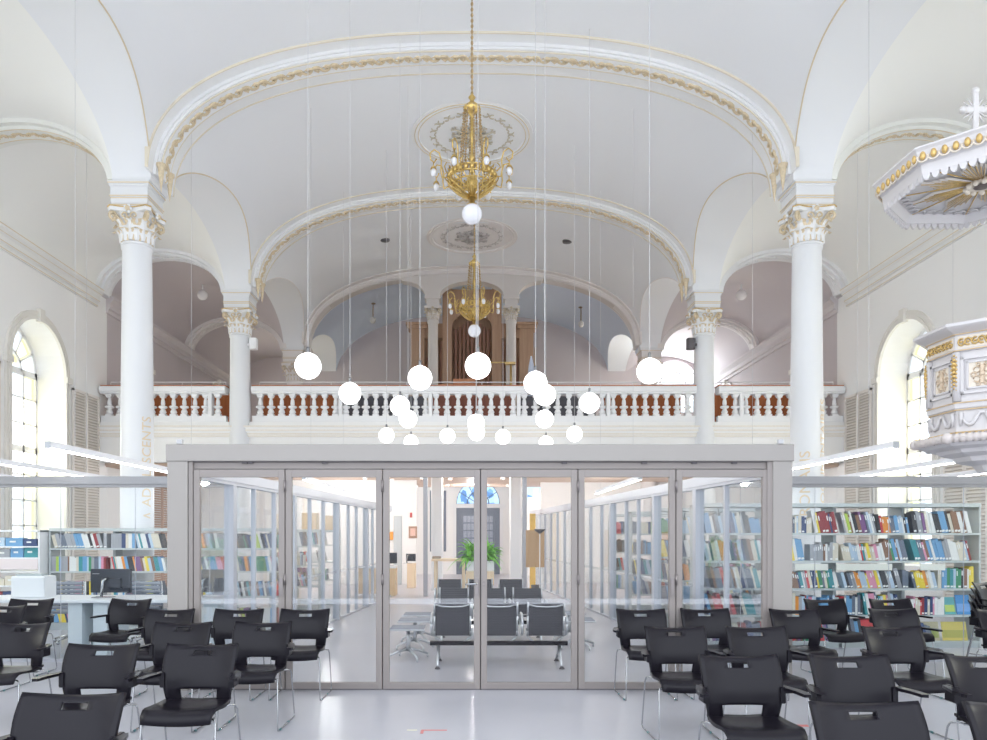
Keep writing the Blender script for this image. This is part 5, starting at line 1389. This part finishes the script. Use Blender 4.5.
for k in range(8):
    th = k * pi / 4; w = .79 * math.tan(pi / 8); n_ = Vector((cos(th), sin(th), 0)); t = Vector((-sin(th), cos(th), 0))
    for i in range(8):
        u = -w + (i + .5) * 2 * w / 8; c = Vector((CC[0], CC[1], 4.80)) + n_ * .785 + t * u
        mb.sph(c, .034, 8, 6, 0, (.75, .75, 1.15)); 
        cc = [c + t * .045 * cos(b) + Vector((0, 0, .052 * sin(b))) for b in [pi + pi * j / 6 for j in range(7)]]
        mb.tube(cc, .009, 4, 1)
mb.build('egg_ornament', [PUG, PUL], sb)
mb = MB()
for k in range(8):
    th = k * pi / 4 + .0
    for j in range(-3, 4):
        a = th + j * .075; L = .56 if j == 0 else .50 - abs(j) * .04; u = Vector((cos(a), sin(a), 0)); v = Vector((-sin(a), cos(a), 0))
        b = Vector((CC[0], CC[1], 4.735)); w0, w1 = .006, .017
        mb.add([b + u * .13 - v * w0, b + u * L - v * w1, b + u * (L + .04), b + u * L + v * w1, b + u * .13 + v * w0, b + u * .13 - v * 0 - Vector((0, 0, .012)), b + u * L - Vector((0, 0, .022))], [(0, 1, 6, 5), (5, 6, 3, 4), (1, 2, 6), (2, 3, 6), (0, 5, 4)], 0)
        mb.tube([b + u * .13 - Vector((0, 0, .012)), b + u * L - Vector((0, 0, .022))], .004, 4, 1)
    u = Vector((cos(th + pi / 8), sin(th + pi / 8), 0)); mb.tube([Vector((CC[0], CC[1], 4.735)) + u * .13, Vector((CC[0], CC[1], 4.72)) + u * .69], .006, 4, 1)
    for i in range(5):      # little arches under the rim
        w = .60 * math.tan(pi / 8); tt = -w + (i + .5) * 2 * w / 5; n_ = Vector((cos(th), sin(th), 0)); t = Vector((-sin(th), cos(th), 0)); c = Vector((CC[0], CC[1], 4.725)) + n_ * .64 + t * tt
        mb.tube([c + t * .045 * cos(b_) - n_ * .075 * sin(b_) for b_ in [pi * q / 6 for q in range(7)]], .009, 4, 2)
mb.build('sunburst', [mat('ray_cream', (.70, .65, .60), .5), PUG, PUW], sb)
mb = MB(); mb.lathe([(.13, 4.745), (.13, 4.71), (.10, 4.70), (.08, 4.72), (.0, 4.72)], CC, 20)
for k in range(12): a = k * pi / 6; mb.sph((CC[0] + .13 * cos(a), CC[1] + .13 * sin(a), 4.70), .028, 6, 4)
mb.lathe([(.075, 4.70), (.05, 4.69), (0, 4.69)], CC, 14, 1)
mb.build('boss', [PUL, mat('boss_dark', (.16, .13, .12), .6)], sb)
cx, cy = 4.55, 6.78
mb = MB(); mb.lathe([(0, 5.08), (.07, 5.08), (.06, 5.14), (.03, 5.16)], (cx, cy), 10, 1); mb.bbox(cx - .026, cx + .026, cy - .02, cy + .02, 5.12, 5.56, .008); mb.bbox(cx - .10, cx + .10, cy - .018, cy + .018, 5.36, 5.42, .008)
for s_ in (-1, 1): mb.sph((cx + s_ * .11, cy, 5.39), .035, 8, 6, 0)
mb.sph((cx, cy, 5.56), .037, 8, 6, 0)
for k in range(16):
    a = 2 * pi * k / 16 + .2
    if abs(sin(2 * a)) > .3: mb.tube([(cx + .03 * cos(a), cy, 5.39 + .03 * sin(a)), (cx + .13 * cos(a), cy, 5.39 + .13 * sin(a))], [.012, .003], 4, 0)
crs = mb.build('cross', [mat('cross_silver', (.62, .60, .60), .4, .2), PUG], sb)
mb = MB(); mb.bbox(5.3, 5.6, 6.8, 7.15, 4.70, 4.85, .02); mb.build('wall_bracket', PUW, sb)

# ------------------------------------------------------------------ camera, world, lamps
w = bpy.data.worlds.new('World'); S.world = w; w.use_nodes = True
bg = w.node_tree.nodes['Background']; bg.inputs['Color'].default_value = (.87, .93, 1.0, 1); bg.inputs['Strength'].default_value = 1.5
cam = bpy.data.cameras.new('camera'); co = bpy.data.objects.new('camera', cam); COL.objects.link(co)
co.location = (0, 0, H); co.rotation_euler = (pi / 2, 0, 0)
cam.sensor_width = 36; cam.sensor_fit = 'HORIZONTAL'; cam.lens = 36 * F / 987
cam.shift_x = (493.5 - 472) / 987; cam.shift_y = (535 - 370) / 987
cam.clip_end = 200; S.camera = co
def lamp(kind, loc, power, size=.1, color=(1, 1, 1), rot=(0, 0, 0), name='lamp', sy=None):
    l = bpy.data.lights.new(name, kind); l.energy = power; l.color = color
    if kind == 'AREA':
        l.size = size
        if sy: l.shape = 'RECTANGLE'; l.size_y = sy
    else: l.shadow_soft_size = size
    o = bpy.data.objects.new(name, l); COL.objects.link(o); o.location = loc; o.rotation_euler = rot; return o
# daylight entering by the side windows
for sx in (-1, 1):
    for (c, ww, zs, zp) in WIN:
        lamp('AREA', (sx * (XW + .75), c, 3.5), 130, 1.7, (.97, .98, 1), (0, sx * pi / 2, 0), 'window_daylight', 4.6)
for i, (x, y) in enumerate(((-4, 21), (0, 21), (4, 21), (-5, 25.5), (0, 25.5), (5, 25.5))):
    lamp('POINT', (x, y, 3.1), (70 if abs(x) < 1 else 115), .12, (1, .985, .96), name='soffit_spot')
for sx in (-1, 1): lamp('AREA', (sx * (XW + .8), 20.75, 6.0), 60, 1.4, (.97, .98, 1), (0, sx * pi / 2, 0), 'gallery_side_fill', 2.0); lamp('AREA', (sx * (XW + .8), 27.3, 5.9), 300 if sx > 0 else 170, 1.5, (.97, .98, 1), (0, sx * pi / 2, 0), 'gallery_end_fill', 1.9)  # added lamps that brighten the gallery through the added side windows
lamp('AREA', (7.95, YR + .4, 7.3), 140, 1.8, (.95, .97, 1), (-pi / 2, 0, 0), 'gallery_window_daylight', 2.0)
v = S.view_settings; v.view_transform = 'Standard'; v.look = 'None'; v.gamma = 1; v.exposure = 0.72; v.use_curve_mapping = False
S.cycles.max_bounces = 8; S.cycles.diffuse_bounces = 5; S.cycles.glossy_bounces = 3; S.cycles.transparent_max_bounces = 16; S.cycles.sample_clamp_indirect = 6
